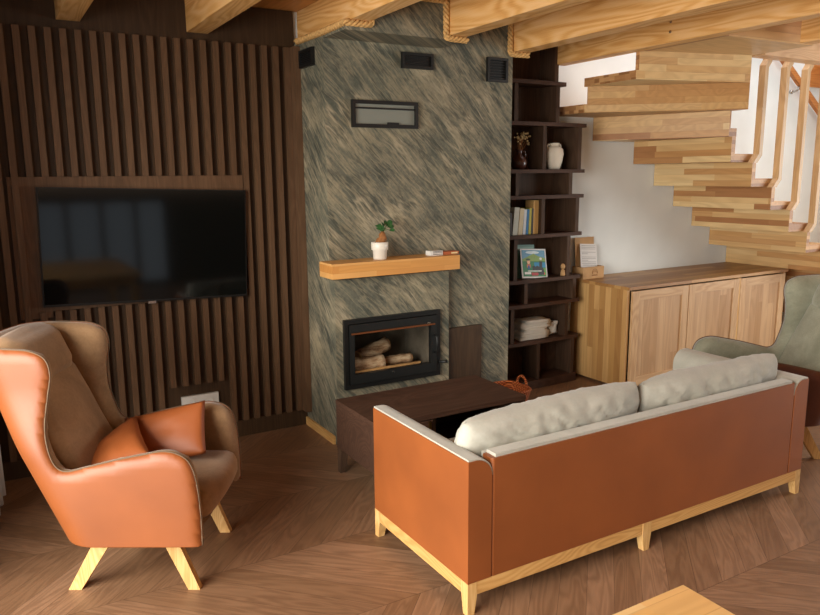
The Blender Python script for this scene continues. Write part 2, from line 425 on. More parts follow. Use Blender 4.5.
# wall socket low on the slats
base = (1.1, 4.59, .31)
sk = thing('wall_socket', 'white socket plate low on the slatted wall behind the armchair', 'socket', base)
box('plate', .985, 1.22, 4.575, 4.597, .25, .335, M['plastic'], sk, .004, base)
for cx in (1.045, 1.16):
    bm = bmesh.new(); bm_lathe(bm, [(.001, 0), (.024, 0), (.026, .004), (.02, .005), (.018, .002), (.001, .002)], n=20)
    bmesh.ops.rotate(bm, verts=bm.verts, cent=(0, 0, 0), matrix=Matrix.Rotation(PI/2, 3, 'X'))
    o = obj('outlet', bm, M['plastic'], sk); o.location = (cx-base[0], -.015, -.017)

# ------------------------------------------------------------------ television
tv = thing('television', 'large black flat television mounted on the slatted wall', 'television', (.851, 4.545, 1.3135))
tv.rotation_euler = (0, math.radians(1.9), 0)
W2, H2 = .59, .337
bm = bmesh.new(); bm_box(bm, -W2, W2, -.012, .03, -H2, H2); obj('casing', bm, M['black'], tv, .004)
bm = bmesh.new(); bm_box(bm, -W2+.007, W2-.007, -.0145, -.0125, -H2+.014, H2-.007); obj('screen', bm, M['screen'], tv)
bm = bmesh.new(); bm_box(bm, -.022, .022, -.016, -.004, -H2-.012, -H2+.004); obj('badge', bm, M['chrome'], tv, .002)
bm = bmesh.new(); bm_box(bm, -.2, .2, .03, .05, -.15, .15); obj('wall_bracket', bm, M['black'], tv)

# ------------------------------------------------------------------ stone chimney
CX0, CX1, CY = 1.84, 3.25, 4.14
base = (2.5, 4.3, 0)
ch = thing('chimney_breast', 'grey green stone clad chimney breast with diagonal veins, housing the fireplace', 'fireplace', (0, 0, 0))
ch.location = (0, 0, 0)
LX0, LX1, LY = 1.84, 2.686, 4.075
SX0, SX1, SZ0, SZ1 = 1.90, 2.595, .385, .815      # hole for the stove
bm = bmesh.new()
bm_box(bm, CX0, 1.862, CY, YW-.002, 1.08, 2.552); bm_box(bm, 1.862, 1.988, CY, YW-.002, 1.08, 2.562); bm_box(bm, 1.988, 3.232, CY, YW-.002, 1.08, ZC-.003); bm_box(bm, 3.232, CX1, CY, YW-.002, 1.08, 2.532)
bm_box(bm, CX0, SX0, CY, YW-.002, 0, 1.08); bm_box(bm, SX1, CX1, CY, YW-.002, 0, 1.08)
bm_box(bm, SX0, SX1, CY, YW-.002, 0, SZ0); bm_box(bm, SX0, SX1, CY, YW-.002, SZ1, 1.08); bm_box(bm, SX0, SX1, YW-.05, YW-.002, SZ0, SZ1)
obj('stone_body', bm, M['stone'], ch)
bm = bmesh.new()
bm_box(bm, LX0, SX0, LY, CY, 0, 1.08); bm_box(bm, SX1, LX1, LY, CY, 0, 1.08)
bm_box(bm, SX0, SX1, LY, CY, 0, SZ0); bm_box(bm, SX0, SX1, LY, CY, SZ1, 1.08)
obj('lower_surround', bm, M['stone'], ch)
bm = bmesh.new()
bm_box(bm, CX0, 1.988, 3.845, CY, 2.517, 2.555); bm_box(bm, 1.988, 2.517, 3.845, CY, 2.517, ZC-.003); bm_box(bm, 2.517, 2.65, 3.845, CY, 2.517, 2.533)
obj('top_overhang', bm, M['stone'], ch)

# dark board and gap beside the surround
base = (2.84, 4.1, 0)
nb = thing('fireplace_side_board', 'dark brown wooden board right of the stove with slim upright strip', 'board', base)
box('board', 2.703, 2.99, 4.112, 4.138, 0, .668, M['darkpanel'], nb, .003, base)
box('edge_strip', 2.6875, 2.702, 4.095, 4.139, 0, 1.098, M['darkpanel'], nb, .001, base)

# ------------------------------------------------------------------ stove
base = (2.247, 4.07, .38)
st = thing('stove_insert', 'black built-in wood stove with glass door in the stone chimney', 'stove', base)
def L(*q): return tuple(q)
def bx(name, x0, x1, y0, y1, z0, z1, m, par, bev=.003): return box(name, x0, x1, y0, y1, z0, z1, m, par, bev, base)
bm = bmesh.new()
X0, X1, Z0, Z1 = 1.888, 2.602, .372, .825
for q in ((X0, X1, Z0, Z0+.028), (X0, X1, Z1-.028, Z1), (X0, X0+.028, Z0+.028, Z1-.028), (X1-.028, X1, Z0+.028, Z1-.028)):
    bm_box(bm, q[0]-base[0], q[1]-base[0], 4.05-base[1], 4.076-base[1], q[2]-base[2], q[3]-base[2])
obj('outer_frame', bm, M['black'], st, .004)
dr = bpy.data.objects.new('stove_door', None)
bm = bmesh.new()
a0, a1, c0, c1 = X0+.033, X1-.033, Z0+.033, Z1-.033
for q in ((a0, a1, c0, c0+.062), (a0, a1, c1-.05, c1), (a0, a0+.032, c0+.062, c1-.05), (a1-.045, a1, c0+.062, c1-.05)):
    bm_box(bm, q[0]-base[0], q[1]-base[0], 4.04-base[1], 4.075-base[1], q[2]-base[2], q[3]-base[2])
door = obj('stove_door', bm, M['iron'], st, .005)
bpy.data.objects.remove(dr)
bx('copper_strip', a0+.01, a1-.02, 4.03, 4.041, c1-.062, c1-.052, M['copper'], door, .002)
bx('glass_pane', a0+.03, a1-.043, 4.056, 4.06, c0+.06, c1-.048, M['stoveglass'], door, 0)
bm = bmesh.new(); bm_tube(bm, [(a1-.025-base[0], -.035, .16), (a1-.02-base[0], -.06, .17), (a1-.02-base[0], -.06, .27), (a1-.025-base[0], -.035, .28)], .007, 8)
obj('door_handle', bm, M['iron'], door, smooth=True)
bm = bmesh.new(); bm_tube(bm, [(X1-.012-base[0], -.02, .085), (X1+.02-base[0], -.045, .085), (X1+.035-base[0], -.05, .09)], [.01, .009, .012], 8)
obj('air_lever', bm, M['iron'], st, smooth=True)
bm = bmesh.new(); bm_lathe(bm, [(.001, 0), (.008, 0), (.006, .006), (.001, .007)], n=10)
bmesh.ops.rotate(bm, verts=bm.verts, cent=(0, 0, 0), matrix=Matrix.Rotation(PI/2, 3, 'X'))
o = obj('screw', bm, M['chrome'], door); o.location = (-.02, -.03, .07)
bm = bmesh.new(); bm_box(bm, .24, .27, -.036, -.03, .36, .372); obj('lock_tab', bm, M['chrome'], door, .002)
bm = bmesh.new()
fb = (SX0+.005, SX1-.005, 4.078, 4.5, SZ0+.005, SZ1-.005)
for q in ((fb[0], fb[1], 4.48, 4.5, fb[4], fb[5]), (fb[0], fb[0]+.02, 4.08, 4.48, fb[4], fb[5]), (fb[1]-.02, fb[1], 4.08, 4.48, fb[4], fb[5]), (fb[0]+.02, fb[1]-.02, 4.08, 4.48, fb[4], fb[4]+.03), (fb[0]+.02, fb[1]-.02, 4.08, 4.48, fb[5]-.02, fb[5])):
    bm_box(bm, q[0]-base[0], q[1]-base[0], q[2]-base[1], q[3]-base[1], q[4]-base[2], q[5]-base[2])
obj('firebox', bm, M['firebox'], st)
bx('log_guard', a0+.06, a1-.09, 4.105, 4.125, .42, .47, M['endwood'], st, .004)
# logs
def log(p0, p1, r, label):
    t = thing('firewood_log', label, 'log', p0, group='logs in the stove')
    d = Vector(p1)-Vector(p0); n = 14; bm = bmesh.new(); pts = [d*i/8 for i in range(9)]
    bm_tube(bm, pts, [r*(1+.07*math.sin(i*2.1+r*90)) for i in range(9)], n)
    for v in bm.verts: v.co += Vector((0, mnoise.noise(v.co*30+Vector(p0)*9), mnoise.noise(v.co*25+Vector(p0)*5)))*r*.22
    obj('bark', bm, M['bark'], t, smooth=True)
    for e, s in ((Vector((0, 0, 0)), -1), (d, 1)):
        bm = bmesh.new(); dn = d.normalized()*s
        bm_tube(bm, [e-dn*.004, e+dn*.004], r*.93, n); obj('cut_end', bm, M['endwood'], t)
log((1.98, 4.20, .485), (2.22, 4.17, .487), .05, 'pale birch log lying at left in the stove')
log((2.09, 4.27, .515), (2.32, 4.30, .575), .05, 'split log with bright cut end tilted on top in the stove')
log((2.26, 4.23, .47), (2.46, 4.21, .475), .035, 'dark small log lying at right in the stove')

# ------------------------------------------------------------------ mantel and what stands on it
base = (2.24, 4.04, 1.1)
bm = bmesh.new(); bm_box(bm, 1.772, 2.69, 3.95, 4.139, 1.104, 1.196)
# notch-free shelf that wraps the left corner of the chimney
solo('mantel_shelf', bm, M['mantel'], 'thick glued oak mantel shelf on the stone chimney above the stove', 'shelf', base, bevel=.004)

base = (2.14, 4.035, 1.196)
pt = thing('potted_plant', 'small plant in white pot on the oak mantel shelf', 'plant', base)
bm = bmesh.new(); bm_lathe(bm, [(.038, 0), (.042, .003), (.044, .055), (.053, .062), (.054, .108), (.05, .11), (.047, .107), (.045, .09)], n=28)
obj('pot', bm, M['ceramic'], pt, smooth=True)
bm = bmesh.new(); bm_lathe(bm, [(.045, .086), (.02, .098), (.002, .1)], n=20); obj('soil', bm, M['soil'], pt)
bm = bmesh.new(); bm_tube(bm, [(0, 0, .09), (.008, 0, .115), (.022, -.005, .135), (.018, 0, .16), (.022, 0, .175)], [.034, .03, .026, .02, .008], 10)
for v in bm.verts: v.co += Vector((1, 1, 1))*mnoise.noise(v.co*40)*.006
obj('stem', bm, M['trunk'], pt, smooth=True)
bm = bmesh.new(); rr = random.Random(3)
for k in range(15):
    a = rr.uniform(0, 2*PI); ln = rr.uniform(.02, .06); tip = Vector((.03+ln*math.cos(a), ln*.6*math.sin(a), .185+rr.uniform(-.01, .045)))
    root = Vector((.02, 0, .17)); bm_tube(bm, [root, (root+tip)/2+Vector((0, 0, .01)), tip], .0015, 5)
    ax = Vector((math.cos(a), .5*math.sin(a), .1)).normalized(); sd = ax.cross(Vector((rr.uniform(-.4, .4), -1, .6)).normalized()).normalized(); s = rr.uniform(.016, .024)
    pts = [tip-ax*s, tip-ax*s*.3+sd*s*.7, tip+ax*s*.6+sd*s*.5, tip+ax*s*1.2, tip+ax*s*.6-sd*s*.5, tip-ax*s*.3-sd*s*.7]
    vs = [bm.verts.new(p+Vector((0, 0, .004*math.sin(i*2)))) for i, p in enumerate(pts)]; bm.faces.new(vs)
obj('leaves', bm, M['leaf'], pt)

base = (2.55, 4.04, 1.196)
mb = thing('matchbox', 'small white box with dark stripes lying on right of mantel', 'box', base)
bm = bmesh.new(); bm_box(bm, -.05, .045, -.03, .03, 0, .03); obj('box', bm, M['plastic'], mb, .003)
bm = bmesh.new()
for z in (.006, .016, .024): bm_box(bm, -.03, .04, -.0312, -.03, z, z+.004)
obj('stripes', bm, M['vasebrown'], mb)
base = (2.655, 4.045, 1.196)
lt = thing('firelighter_pack', 'flat orange brown packet lying at right end of mantel', 'packet', base)
bm = bmesh.new(); bm_box(bm, -.055, .07, -.03, .03, 0, .02); obj('packet', bm, plain('orange card', '#a4542a', .6), lt, .004)
bm = bmesh.new(); bm_box(bm, .01, .06, -.0315, -.03, .004, .015); obj('print_patch', bm, M['straw'], lt)

# ------------------------------------------------------------------ vents on the chimney
def vent(label, x0, x1, z0, z1, face='front', inner='blackgrille', fr=.017, slats=True):
    if face == 'front':
        t = thing('air_vent', label, 'vent', ((x0+x1)/2, CY, (z0+z1)/2), 0, 'black vents on the chimney')
    else:
        t = thing('air_vent', label, 'vent', (CX0, (x0+x1)/2, (z0+z1)/2), -PI/2, 'black vents on the chimney')
    w, h = (x1-x0)/2, (z1-z0)/2
    bm = bmesh.new()
    for q in ((-w, w, -h, -h+fr), (-w, w, h-fr, h), (-w, -w+fr, -h+fr, h-fr), (w-fr, w, -h+fr, h-fr)): bm_box(bm, q[0], q[1], -.024, -.001, q[2], q[3])
    obj('frame', bm, M['black'], t, .003)
    bm = bmesh.new(); bm_box(bm, -w+fr, w-fr, -.008, -.001, -h+fr, h-fr); obj('back_plate', bm, M[inner], t)
    if slats:
        bm = bmesh.new(); n = 7
        for i in range(n):
            z = -h+fr+(2*h-2*fr)*(i+.5)/n; bm_box(bm, -w+fr, w-fr, -.016, -.009, z-.003, z+.002)
        obj('louvres', bm, M['black'], t)
    else:
        bm = bmesh.new(); bm_box(bm, -w+fr, w-fr, -.02, -.012, h-fr-.03, h-fr-.02); bm_box(bm, w*.05, w*.4, -.02, -.012, -h+fr, -h+fr+.012); obj('inner_rail', bm, M['black'], t)
    return t
vent('small black louvred vent high in middle of the chimney', 2.365, 2.594, 2.378, 2.475)
vent('wide black framed vent with shiny steel panel on the chimney', 2.01, 2.478, 2.008, 2.172, inner='ventglass', fr=.022, slats=False)
vent('black squarish vent at upper right corner of the chimney', 3.025, 3.195, 2.332, 2.49)
vent('black vent on narrow left side of the chimney', 4.27, 4.475, 2.38, 2.486, 'side')

# ------------------------------------------------------------------ ropes
def rope(path, label, r=.019):
    P = [Vector(p) for p in path]; pts = []
    for a, b in zip(P, P[1:]):
        n = max(2, int((b-a).length/.008))
        pts += [a+(b-a)*i/n for i in range(n)]
    pts.append(P[-1])
    for _ in range(6): pts = [pts[0]]+[(pts[i-1]+pts[i]*2+pts[i+1])/4 for i in range(1, len(pts)-1)]+[pts[-1]]
    bm = bmesh.new()
    for k in range(3):
        q = []; acc = 0; prev = None
        for i, p in enumerate(pts):
            d = (pts[min(i+1, len(pts)-1)]-pts[max(i-1, 0)]).normalized()
            up = prev if prev is not None else (Vector((0, 0, 1)) if abs(d.z) < .9 else Vector((1, 0, 0)))
            s = d.cross(up).normalized(); u = s.cross(d).normalized(); prev = u
            if i: acc += (p-pts[i-1]).length
            an = acc/.085*2*PI+k*2*PI/3
            q.append(p+(s*math.cos(an)+u*math.sin(an))*r*.62)
        bm_tube(bm, q, r*.52, 6)
    return solo('rope_trim', bm, M['rope'], label, 'rope', path[0], 'jute ropes around the beams', smooth=True)
rope([(1.835, 4.545, 2.555), (1.835, 4.13, 2.548), (1.842, 3.83, 2.552), (2.0, 3.828, 2.552), (2.003, 3.828, 2.72)], 'jute rope along beam at the left corner of the chimney')
rope([(2.02, 3.828, 2.732), (2.503, 3.828, 2.732), (2.503, 3.828, 2.522), (2.655, 3.828, 2.52)], 'jute rope around beam at middle of the chimney')
rope([(2.66, 4.123, 2.732), (3.215, 4.123, 2.732), (3.215, 4.123, 2.522), (3.36, 4.1, 2.52)], 'jute rope around beam at right edge of the chimney')

# ------------------------------------------------------------------ bookshelf
base = (3.7, 4.5, 0)
bs = thing('bookshelf', 'tall dark brown bookshelf with staggered dividers between chimney and white wall', 'bookshelf', base)
SZ = [2.394, 2.091, 1.736, 1.539, 1.237, .885, .69, .386]
def shelf_board(z, x1, t=.028, bow=.035):
    bm = bmesh.new(); pts = [(3.252, YW-.003), (3.252, 4.415)]
    n = 14
    for i in range(n+1):
        u = i/n; x = 3.252+(x1-.03-3.252)*u; pts.append((x, 4.415-bow*.45*math.sin(PI*u)))
    for i in range(5):
        a = -PI/2+i/4*PI/2; pts.append((x1-.03+.03*math.cos(a), 4.445+.03*math.sin(a)))
    pts.append((x1, YW-.003))
    pts = [(a-base[0], b-base[1]) for a, b in pts]
    bm_prism(bm, pts[::-1], z-t/2, z+t/2); return bm
ends = [4.01, 4.235, 4.23, 4.23, 4.222, 4.222, 4.22, 4.22]
for z, e in zip(SZ, ends): obj('shelf', shelf_board(z, e), M['darkwood_x'], bs, .003)
obj('plinth', shelf_board(.035, 4.21, .07), M['darkwood_x'], bs, .003)
bays = [(ZC, SZ[0], None, 3.915), (SZ[0], SZ[1], 3.515, 3.935), (SZ[1], SZ[2], 3.80, 4.175), (SZ[2], SZ[3], 3.54, 4.09), (SZ[3], SZ[4], 3.80, 4.17),
        (SZ[4], SZ[5], 3.535, 4.09), (SZ[5], SZ[6], 3.645, 4.165), (SZ[6], SZ[7], 3.515, 4.09), (SZ[7], .06, 3.785, 4.165)]
for zt, zb, div, r in bays:
    z0, z1 = zb+.012, zt-.012
    box('side_panel', r-.035, r, 4.42, YW-.004, z0, z1, M['darkwood_z'], bs, .002, base)
    if div: box('divider', div-.017, div+.017, 4.425, YW-.02, z0, z1, M['darkwood_z'], bs, .002, base)
    box('back_panel', 3.252, r-.036, YW-.018, YW-.004, z0, z1, M['darkwood_z'], bs, 0, base)
box('left_side', 3.253, 3.275, 4.43, YW-.019, .06, ZC-.01, M['darkwood_z'], bs, .001, base)

zb = SZ[2]+.0145
base = (3.61, 4.5, zb)
vb = thing('brown_vase', 'small brown jug vase on bookshelf beside the white vase', 'vase', base)
bm = bmesh.new(); bm_lathe(bm, [(.03, 0), (.05, .012), (.062, .045), (.055, .078), (.032, .1), (.022, .115), (.022, .135), (.028, .148), (.022, .15)], n=24); obj('body', bm, M['vasebrown'], vb, smooth=True)
bm = bmesh.new(); bm_tube(bm, [(.026, 0, .14), (.055, 0, .135), (.062, 0, .105), (.05, 0, .08)], .007, 8); obj('handle', bm, M['vasebrown'], vb, smooth=True)
fl = thing('dried_flowers', 'sprig of pale dried flowers standing in the brown vase', 'flowers', (3.61, 4.5, zb+.06))
bm = bmesh.new(); bm2 = bmesh.new(); rr = random.Random(5)
for k in range(9):
    tx = rr.uniform(-.06, .11); tz = rr.uniform(.14, .24)
    tip = Vector((tx, rr.uniform(-.03, .03), tz)); bm_tube(bm, [(0, 0, .01), (tx*.35, 0, tz*.6), tip], .002, 5)
    for j in range(5):
        c = tip+Vector((rr.uniform(-.018, .018), rr.uniform(-.015, .015), rr.uniform(-.03, .012)))
        bmesh.ops.create_icosphere(bm2, subdivisions=1, radius=rr.uniform(.006, .01), matrix=Matrix.Translation(c))
obj('stalks', bm, M['trunk'], fl); obj('flower_heads', bm2, M['straw'], fl)
wv = thing('white_vase', 'off-white two-handled ceramic vase on the bookshelf', 'vase', (3.95, 4.49, zb))
bm = bmesh.new(); bm_lathe(bm, [(.042, 0), (.05, .004), (.068, .06), (.077, .12), (.072, .155), (.05, .175), (.036, .18), (.036, .195), (.046, .202), (.04, .204), (.032, .19)], n=28); obj('body', bm, M['vasewhite'], wv, smooth=True)
for s in (-1, 1):
    bm = bmesh.new(); bm_tube(bm, [(s*.036, 0, .19), (s*.062, 0, .192), (s*.07, 0, .176), (s*.062, 0, .158)], .007, 8); obj('handle', bm, M['vasewhite'], wv, smooth=True)

# books, leaning on the divider of the fifth bay
def book(x, w, h, d, col, label, lean=0):
    t = thing('book', label, 'book', (x, 4.455, SZ[4]+.0145+abs(math.sin(lean))*w*.0), 0, 'books on the shelf')
    t.rotation_euler = (0, lean, 0)
    m = plain('book '+col, col, .6)
    bm = bmesh.new(); bm_box(bm, 0, w, 0, .004, 0, h); obj('spine', bm, m, t, .001)
    for x0 in (0, w-.003):
        bm = bmesh.new(); bm_box(bm, x0, x0+.003, .004, d, 0, h); obj('cover', bm, m, t)
    bm = bmesh.new(); bm_box(bm, .003, w-.003, .004, d-.005, .004, h-.004); obj('pages', bm, M['paper'], t)
    return t
bk = [(3.478, .028, .17, '#221a14', 'dark book at left end of the row on the shelf', 0),
      (3.512, .048, .215, '#b9bbad', 'thick pale grey book leaning in the row on the shelf', .09),
      (3.566, .04, .205, '#cdbf9c', 'cream book beside the pale grey leaning book', .09),
      (3.613, .026, .195, '#c9ced2', 'thin white book left of the blue book', .06),
      (3.643, .022, .195, '#2b6f9c', 'blue book in the row on the shelf', .05),
      (3.669, .022, .205, '#a8a03a', 'yellow green book right of the blue book', .04),
      (3.695, .016, .2, '#2a2622', 'thin black book beside the yellow green book', .03)]
for x, w, h, c, lab, ln in bk: book(x+.012, w, h, .12, c, lab, ln)
bm = bmesh.new(); bm_box(bm, 0, .05, 0, .1, 0, .262)
o = obj('file_box', bm, plain('straw card', '#d6ad6c', .7), None, .002); o.location = (3.731, 4.458, SZ[4]+.0145)
tag(o, 'tall pale card file box at right end of the book row', 'box')

# magazine standing on the sixth shelf
zm = SZ[5]+.0145
mg = thing('picture_booklet', 'square illustrated booklet with a black train propped on bookshelf', 'booklet', (3.76, 4.455, zm))
mg.rotation_euler = (math.radians(-14), math.radians(4), 0)
bm = bmesh.new(); bm_box(bm, -.13, .13, 0, .004, 0, .235); obj('cover', bm, M['paper'], mg)
def patch(name, pts, hexc, lay, par=mg):
    bm = bmesh.new(); vs = [bm.verts.new((a, -.0008-.0006*lay, b)) for a, b in pts]; bm.faces.new(vs)
    return obj(name, bm, plain('print '+hexc, hexc, .5, var=.1, scale=40), par)
def rect(a, b, c, d): return [(a, c), (b, c), (b, d), (a, d)]
def disc(cx, cz, rx, rz=None, n=14): rz = rz or rx; return [(cx+rx*math.cos(2*PI*k/n), cz+rz*math.sin(2*PI*k/n)) for k in range(n)]
patch('printed_sky', rect(-.118, .118, .15, .224), '#5d92b0', 1)
patch('printed_cloud', disc(-.01, .205, .07, .012), '#cfdde0', 1.2)
patch('printed_field', rect(-.118, .118, .012, .15), '#1f7040', 1)
patch('printed_hill', [(-.118, .15), (-.04, .18), (0, .196), (.05, .175), (.118, .16), (.118, .135), (-.118, .135)], '#7d9a4a', 1.5)
patch('printed_lake', rect(.0, .118, .085, .125), '#1583b0', 2)
patch('printed_grass', rect(.075, .118, .02, .08), '#5a9a3a', 2)
patch('printed_train', [(-.02, .075), (-.02, .095), (.0, .1), (.01, .09), (.03, .1), (.05, .09), (.055, .135), (.085, .135), (.08, .09), (.095, .07), (.1, .025), (.04, .025), (.035, .05), (-.02, .06)], '#15191a', 3)
patch('printed_smoke', disc(.07, .155, .014, .01), '#d2d8d4', 3)
patch('printed_shirt', rect(-.077, -.04, .085, .11), '#c8653a', 3)
patch('printed_overalls', rect(-.068, -.048, .07, .1), '#25508a', 3.5)
patch('printed_face', disc(-.058, .128, .017, .016), '#e0b48c', 4)
patch('printed_hat', disc(-.06, .148, .022, .009), '#23422a', 4.5)
patch('printed_title_bar', rect(-.07, .07, .052, .06), '#cfd6cf', 5)
patch('printed_white_label', rect(-.105, -.04, .03, .048), '#d8d8d2', 4)
for cx in (-.022, .0, .022): patch('printed_red_dot', disc(cx, .032, .014), '#a82a2a', 4+abs(cx))
patch('printed_red_light', disc(.098, .035, .006, .01), '#d0502a', 4)
bg = thing('green_booklet', 'teal green booklet standing behind the illustrated booklet on bookshelf', 'booklet', (3.715, 4.505, zm))
bg.rotation_euler = (math.radians(-11), math.radians(2), 0)
bm = bmesh.new(); bm_box(bm, -.1, .1, 0, .006, 0, .265); obj('cover', bm, plain('teal card', '#55776a', .5), bg, .001)
bm = bmesh.new(); bm_box(bm, -.09, .09, -.0008, 0, .2, .245); obj('printed_band', bm, plain('pale teal', '#6f9184', .5), bg)
# little wooden figures at the right of the same shelf
for zz, nm, lab in ((0, 'wooden_figurine', 'tiny pale wooden figure at right end of booklet shelf'),):
    t = thing(nm, lab, 'figurine', (4.035, 4.44, zm))
    bm = bmesh.new(); bm_lathe(bm, [(.018, 0), (.02, .01), (.016, .045), (.008, .052)], n=14); obj('body', bm, M['kraft'], t, smooth=True)
    bm = bmesh.new(); bm_lathe(bm, [(.006, .05), (.017, .062), (.02, .078), (.014, .094), (.003, .1)], n=14); obj('head', bm, M['kraft'], t, smooth=True)

# folded cloths on the eighth shelf
zc = SZ[7]+.0145; rr = random.Random(11)
names = ['lowest', 'second from bottom', 'third from bottom', 'middle', 'third from top', 'second from top', 'topmost']
for i in range(7):
    x0 = 3.62+rr.uniform(-.02, .02)+.006*i; x1 = 3.90+rr.uniform(-.03, .03); y0 = 4.435+rr.uniform(-.01, .01)
    bm = bmesh.new(); bm_box(bm, x0-3.7, x1-3.7, y0-4.5, 4.585-4.5, 0, .021)
    bmesh.ops.subdivide_edges(bm, edges=bm.edges, cuts=5, use_grid_fill=True)
    for v in bm.verts:
        v.co.z += .006*mnoise.noise(Vector((v.co.x*14, v.co.y*14, i*3)))*(1 if v.co.z > .01 else .4)
        v.co.x += .012*mnoise.noise(Vector((v.co.y*12, v.co.z*60, i*5)))
    o = obj('folded_cloth', bm, M['cloth'], None, smooth=True); o.location = (3.7, 4.5, zc+.002+i*.0225)
    tag(o, names[i]+' folded white cloth of the stack on the bookshelf', 'cloth', 'folded cloths on the shelf')
bm = bmesh.new(); bm_box(bm, -.04, .04, -.05, .05, 0, .1)
bmesh.ops.subdivide_edges(bm, edges=bm.edges, cuts=4, use_grid_fill=True)
for v in bm.verts: v.co += Vector((mnoise.noise(v.co*30), mnoise.noise(v.co*30+Vector((5, 0, 0))), mnoise.noise(v.co*30+Vector((0, 9, 0)))))*.02
o = obj('cloth_bundle', bm, M['cloth'], None, smooth=True); o.location = (3.985, 4.53, zc+.012); tag(o, 'crumpled white cloth bundle right of the folded cloth stack', 'cloth')

# ------------------------------------------------------------------ basket
base = (3.06, 3.955, 0)
bk_ = thing('wicker_basket', 'orange wicker basket with arched handle on floor behind coffee table', 'basket', base)
bm = bmesh.new(); n = 40
def ring(rx, ry, z, p=4):
    return [((rx*abs(math.cos(a))**(2/p)*(1 if math.cos(a) >= 0 else -1)), (ry*abs(math.sin(a))**(2/p)*(1 if math.sin(a) >= 0 else -1)), z) for a in [2*PI*k/n for k in range(n)]]
R_ = [ring(.125, .1, 0), ring(.15, .125, .1), ring(.185, .15, .215), ring(.175, .14, .215), ring(.14, .115, .1), ring(.115, .09, .012)]
V_ = [[bm.verts.new(p) for p in r] for r in R_]
for a, b in zip(V_, V_[1:]):
    for k in range(n): bm.faces.new((a[k], a[(k+1) % n], b[(k+1) % n], b[k]))
bm.faces.new(V_[0][::-1]); bm.faces.new(V_[-1])
obj('body', bm, M['wicker'], bk_)
bm = bmesh.new(); rp = ring(.18, .147, .22); rp.append(rp[0]); bm_tube(bm, rp, .011, 8, False); obj('rim', bm, M['wicker'], bk_, smooth=True)
bm = bmesh.new(); bm_tube(bm, [(.176, .055*math.cos(a), .215+.075*math.sin(a)) for a in [PI*k/12 for k in range(13)]], .009, 8); obj('handle', bm, M['wicker'], bk_, smooth=True)
bm = bmesh.new(); bm_tube(bm, [(-.176, .055*math.cos(a), .215+.075*math.sin(a)) for a in [PI*k/12 for k in range(13)]], .009, 8); obj('handle', bm, M['wicker'], bk_, smooth=True)

# ------------------------------------------------------------------ sideboard
base = (5.3, 4.3, 0)
cb = thing('sideboard', 'ash wood sideboard with three framed doors under the staircase', 'sideboard', base)
KX0, KX1, KF, KH = 4.295, 6.33, 3.985, .815
def kb(name, *q, m='cab_stile', par=cb, bev=.003): return box(name, *q, M[m], par, bev, base)
kb('side_panel', KX0, KX0+.028, KF-.0, YW-.005, .02, KH, m='cab_side')
kb('side_panel', KX1-.028, KX1, KF-.0, YW-.005, 0, KH, m='cab_side')
kb('top_panel', KX0-.005, KX1+.005, KF-.025, YW-.005, KH+.001, KH+.026, m='cab_top')
kb('bottom_panel', KX0+.029, KX1-.029, KF+.03, YW-.02, .04, .07, m='cab_top')
kb('back_panel', KX0+.029, KX1-.029, YW-.018, YW-.006, .03, KH-.002, m='cab_door')
kb('plinth', KX0+.029, KX1-.029, KF+.04, KF+.055, 0, .038, m='cab_rail')
edges = [(4.338, 4.985), (4.995, 5.64), (5.665, 6.30)]
for i, (a, b) in enumerate(edges):
    sw = .075
    dr = kb('cabinet_door', a+sw-.003, b-sw+.003, KF-.012, KF-.003, .1, KH-.083, m='cab_door', bev=0)
    for q in ((a, a+sw, .03, KH-.012), (b-sw, b, .03, KH-.012)): kb('door_stile', q[0], q[1], KF-.022, KF-.001, q[2], q[3], par=dr)
    for q in ((a+sw, b-sw, .03, .105), (a+sw, b-sw, KH-.087, KH-.012)): kb('door_rail', q[0], q[1], KF-.0215, KF-.001, q[2], q[3], m='cab_rail', par=dr)
kb('door_divider', 5.643, 5.662, KF-.02, KF+.3, .03, KH-.004, m='oak')

# wooden leaflet holder on the sideboard
base = (4.19, 4.36, KH+.027)
base = (4.405, 4.545, KH+.027)
lh = thing('leaflet_holder', 'pale plywood holder with printed sheet on left end of sideboard', 'holder', base, math.radians(0))
bm = bmesh.new()
bm_box(bm, -.115, .125, -.07, -.062, 0, .1); bm_box(bm, -.115, .125, .05, .058, 0, .1); bm_box(bm, -.115, -.107, -.062, .05, 0, .1); bm_box(bm, .117, .125, -.062, .05, 0, .1); bm_box(bm, -.107, .117, -.062, .05, 0, .008)
obj('tray', bm, M['kraft'], lh, .001)
bm = bmesh.new(); bm_prism(bm, [(.02, .01), (.05, .34), (.057, .34), (.027, .01)], -.105, .11, 'x'); obj('back_board', bm, M['kraft'], lh)
sh = bmesh.new(); bm_prism(sh, [(-.02, .02), (.03, .285), (.031, .285), (-.018, .02)], -.085, .105, 'x')
sheet = tag(obj('printed_sheet', sh, M['paper'], None), 'white sheet with grey text lines standing in plywood holder', 'paper'); sheet.location = base; sheet.rotation_euler = (0, math.radians(4), 0)
bm = bmesh.new()
for k in range(13):
    if k in (3, 6): continue
    z = .268-.0135*k; y = -.02+(z-.02)*.05/.265-.0012; x1 = .09 if k not in (5, 9) else .0
    bm_hexa(bm, [(-.07, y, z), (x1, y, z), (x1, y-.0004, z), (-.07, y-.0004, z)], [(-.07, y+.001, z+.0035), (x1, y+.001, z+.0035), (x1, y+.0006, z+.0035), (-.07, y+.0006, z+.0035)])
obj('text_lines', bm, M['ink'], sheet)
bm = bmesh.new()   # burnt emblem: arches over a bar
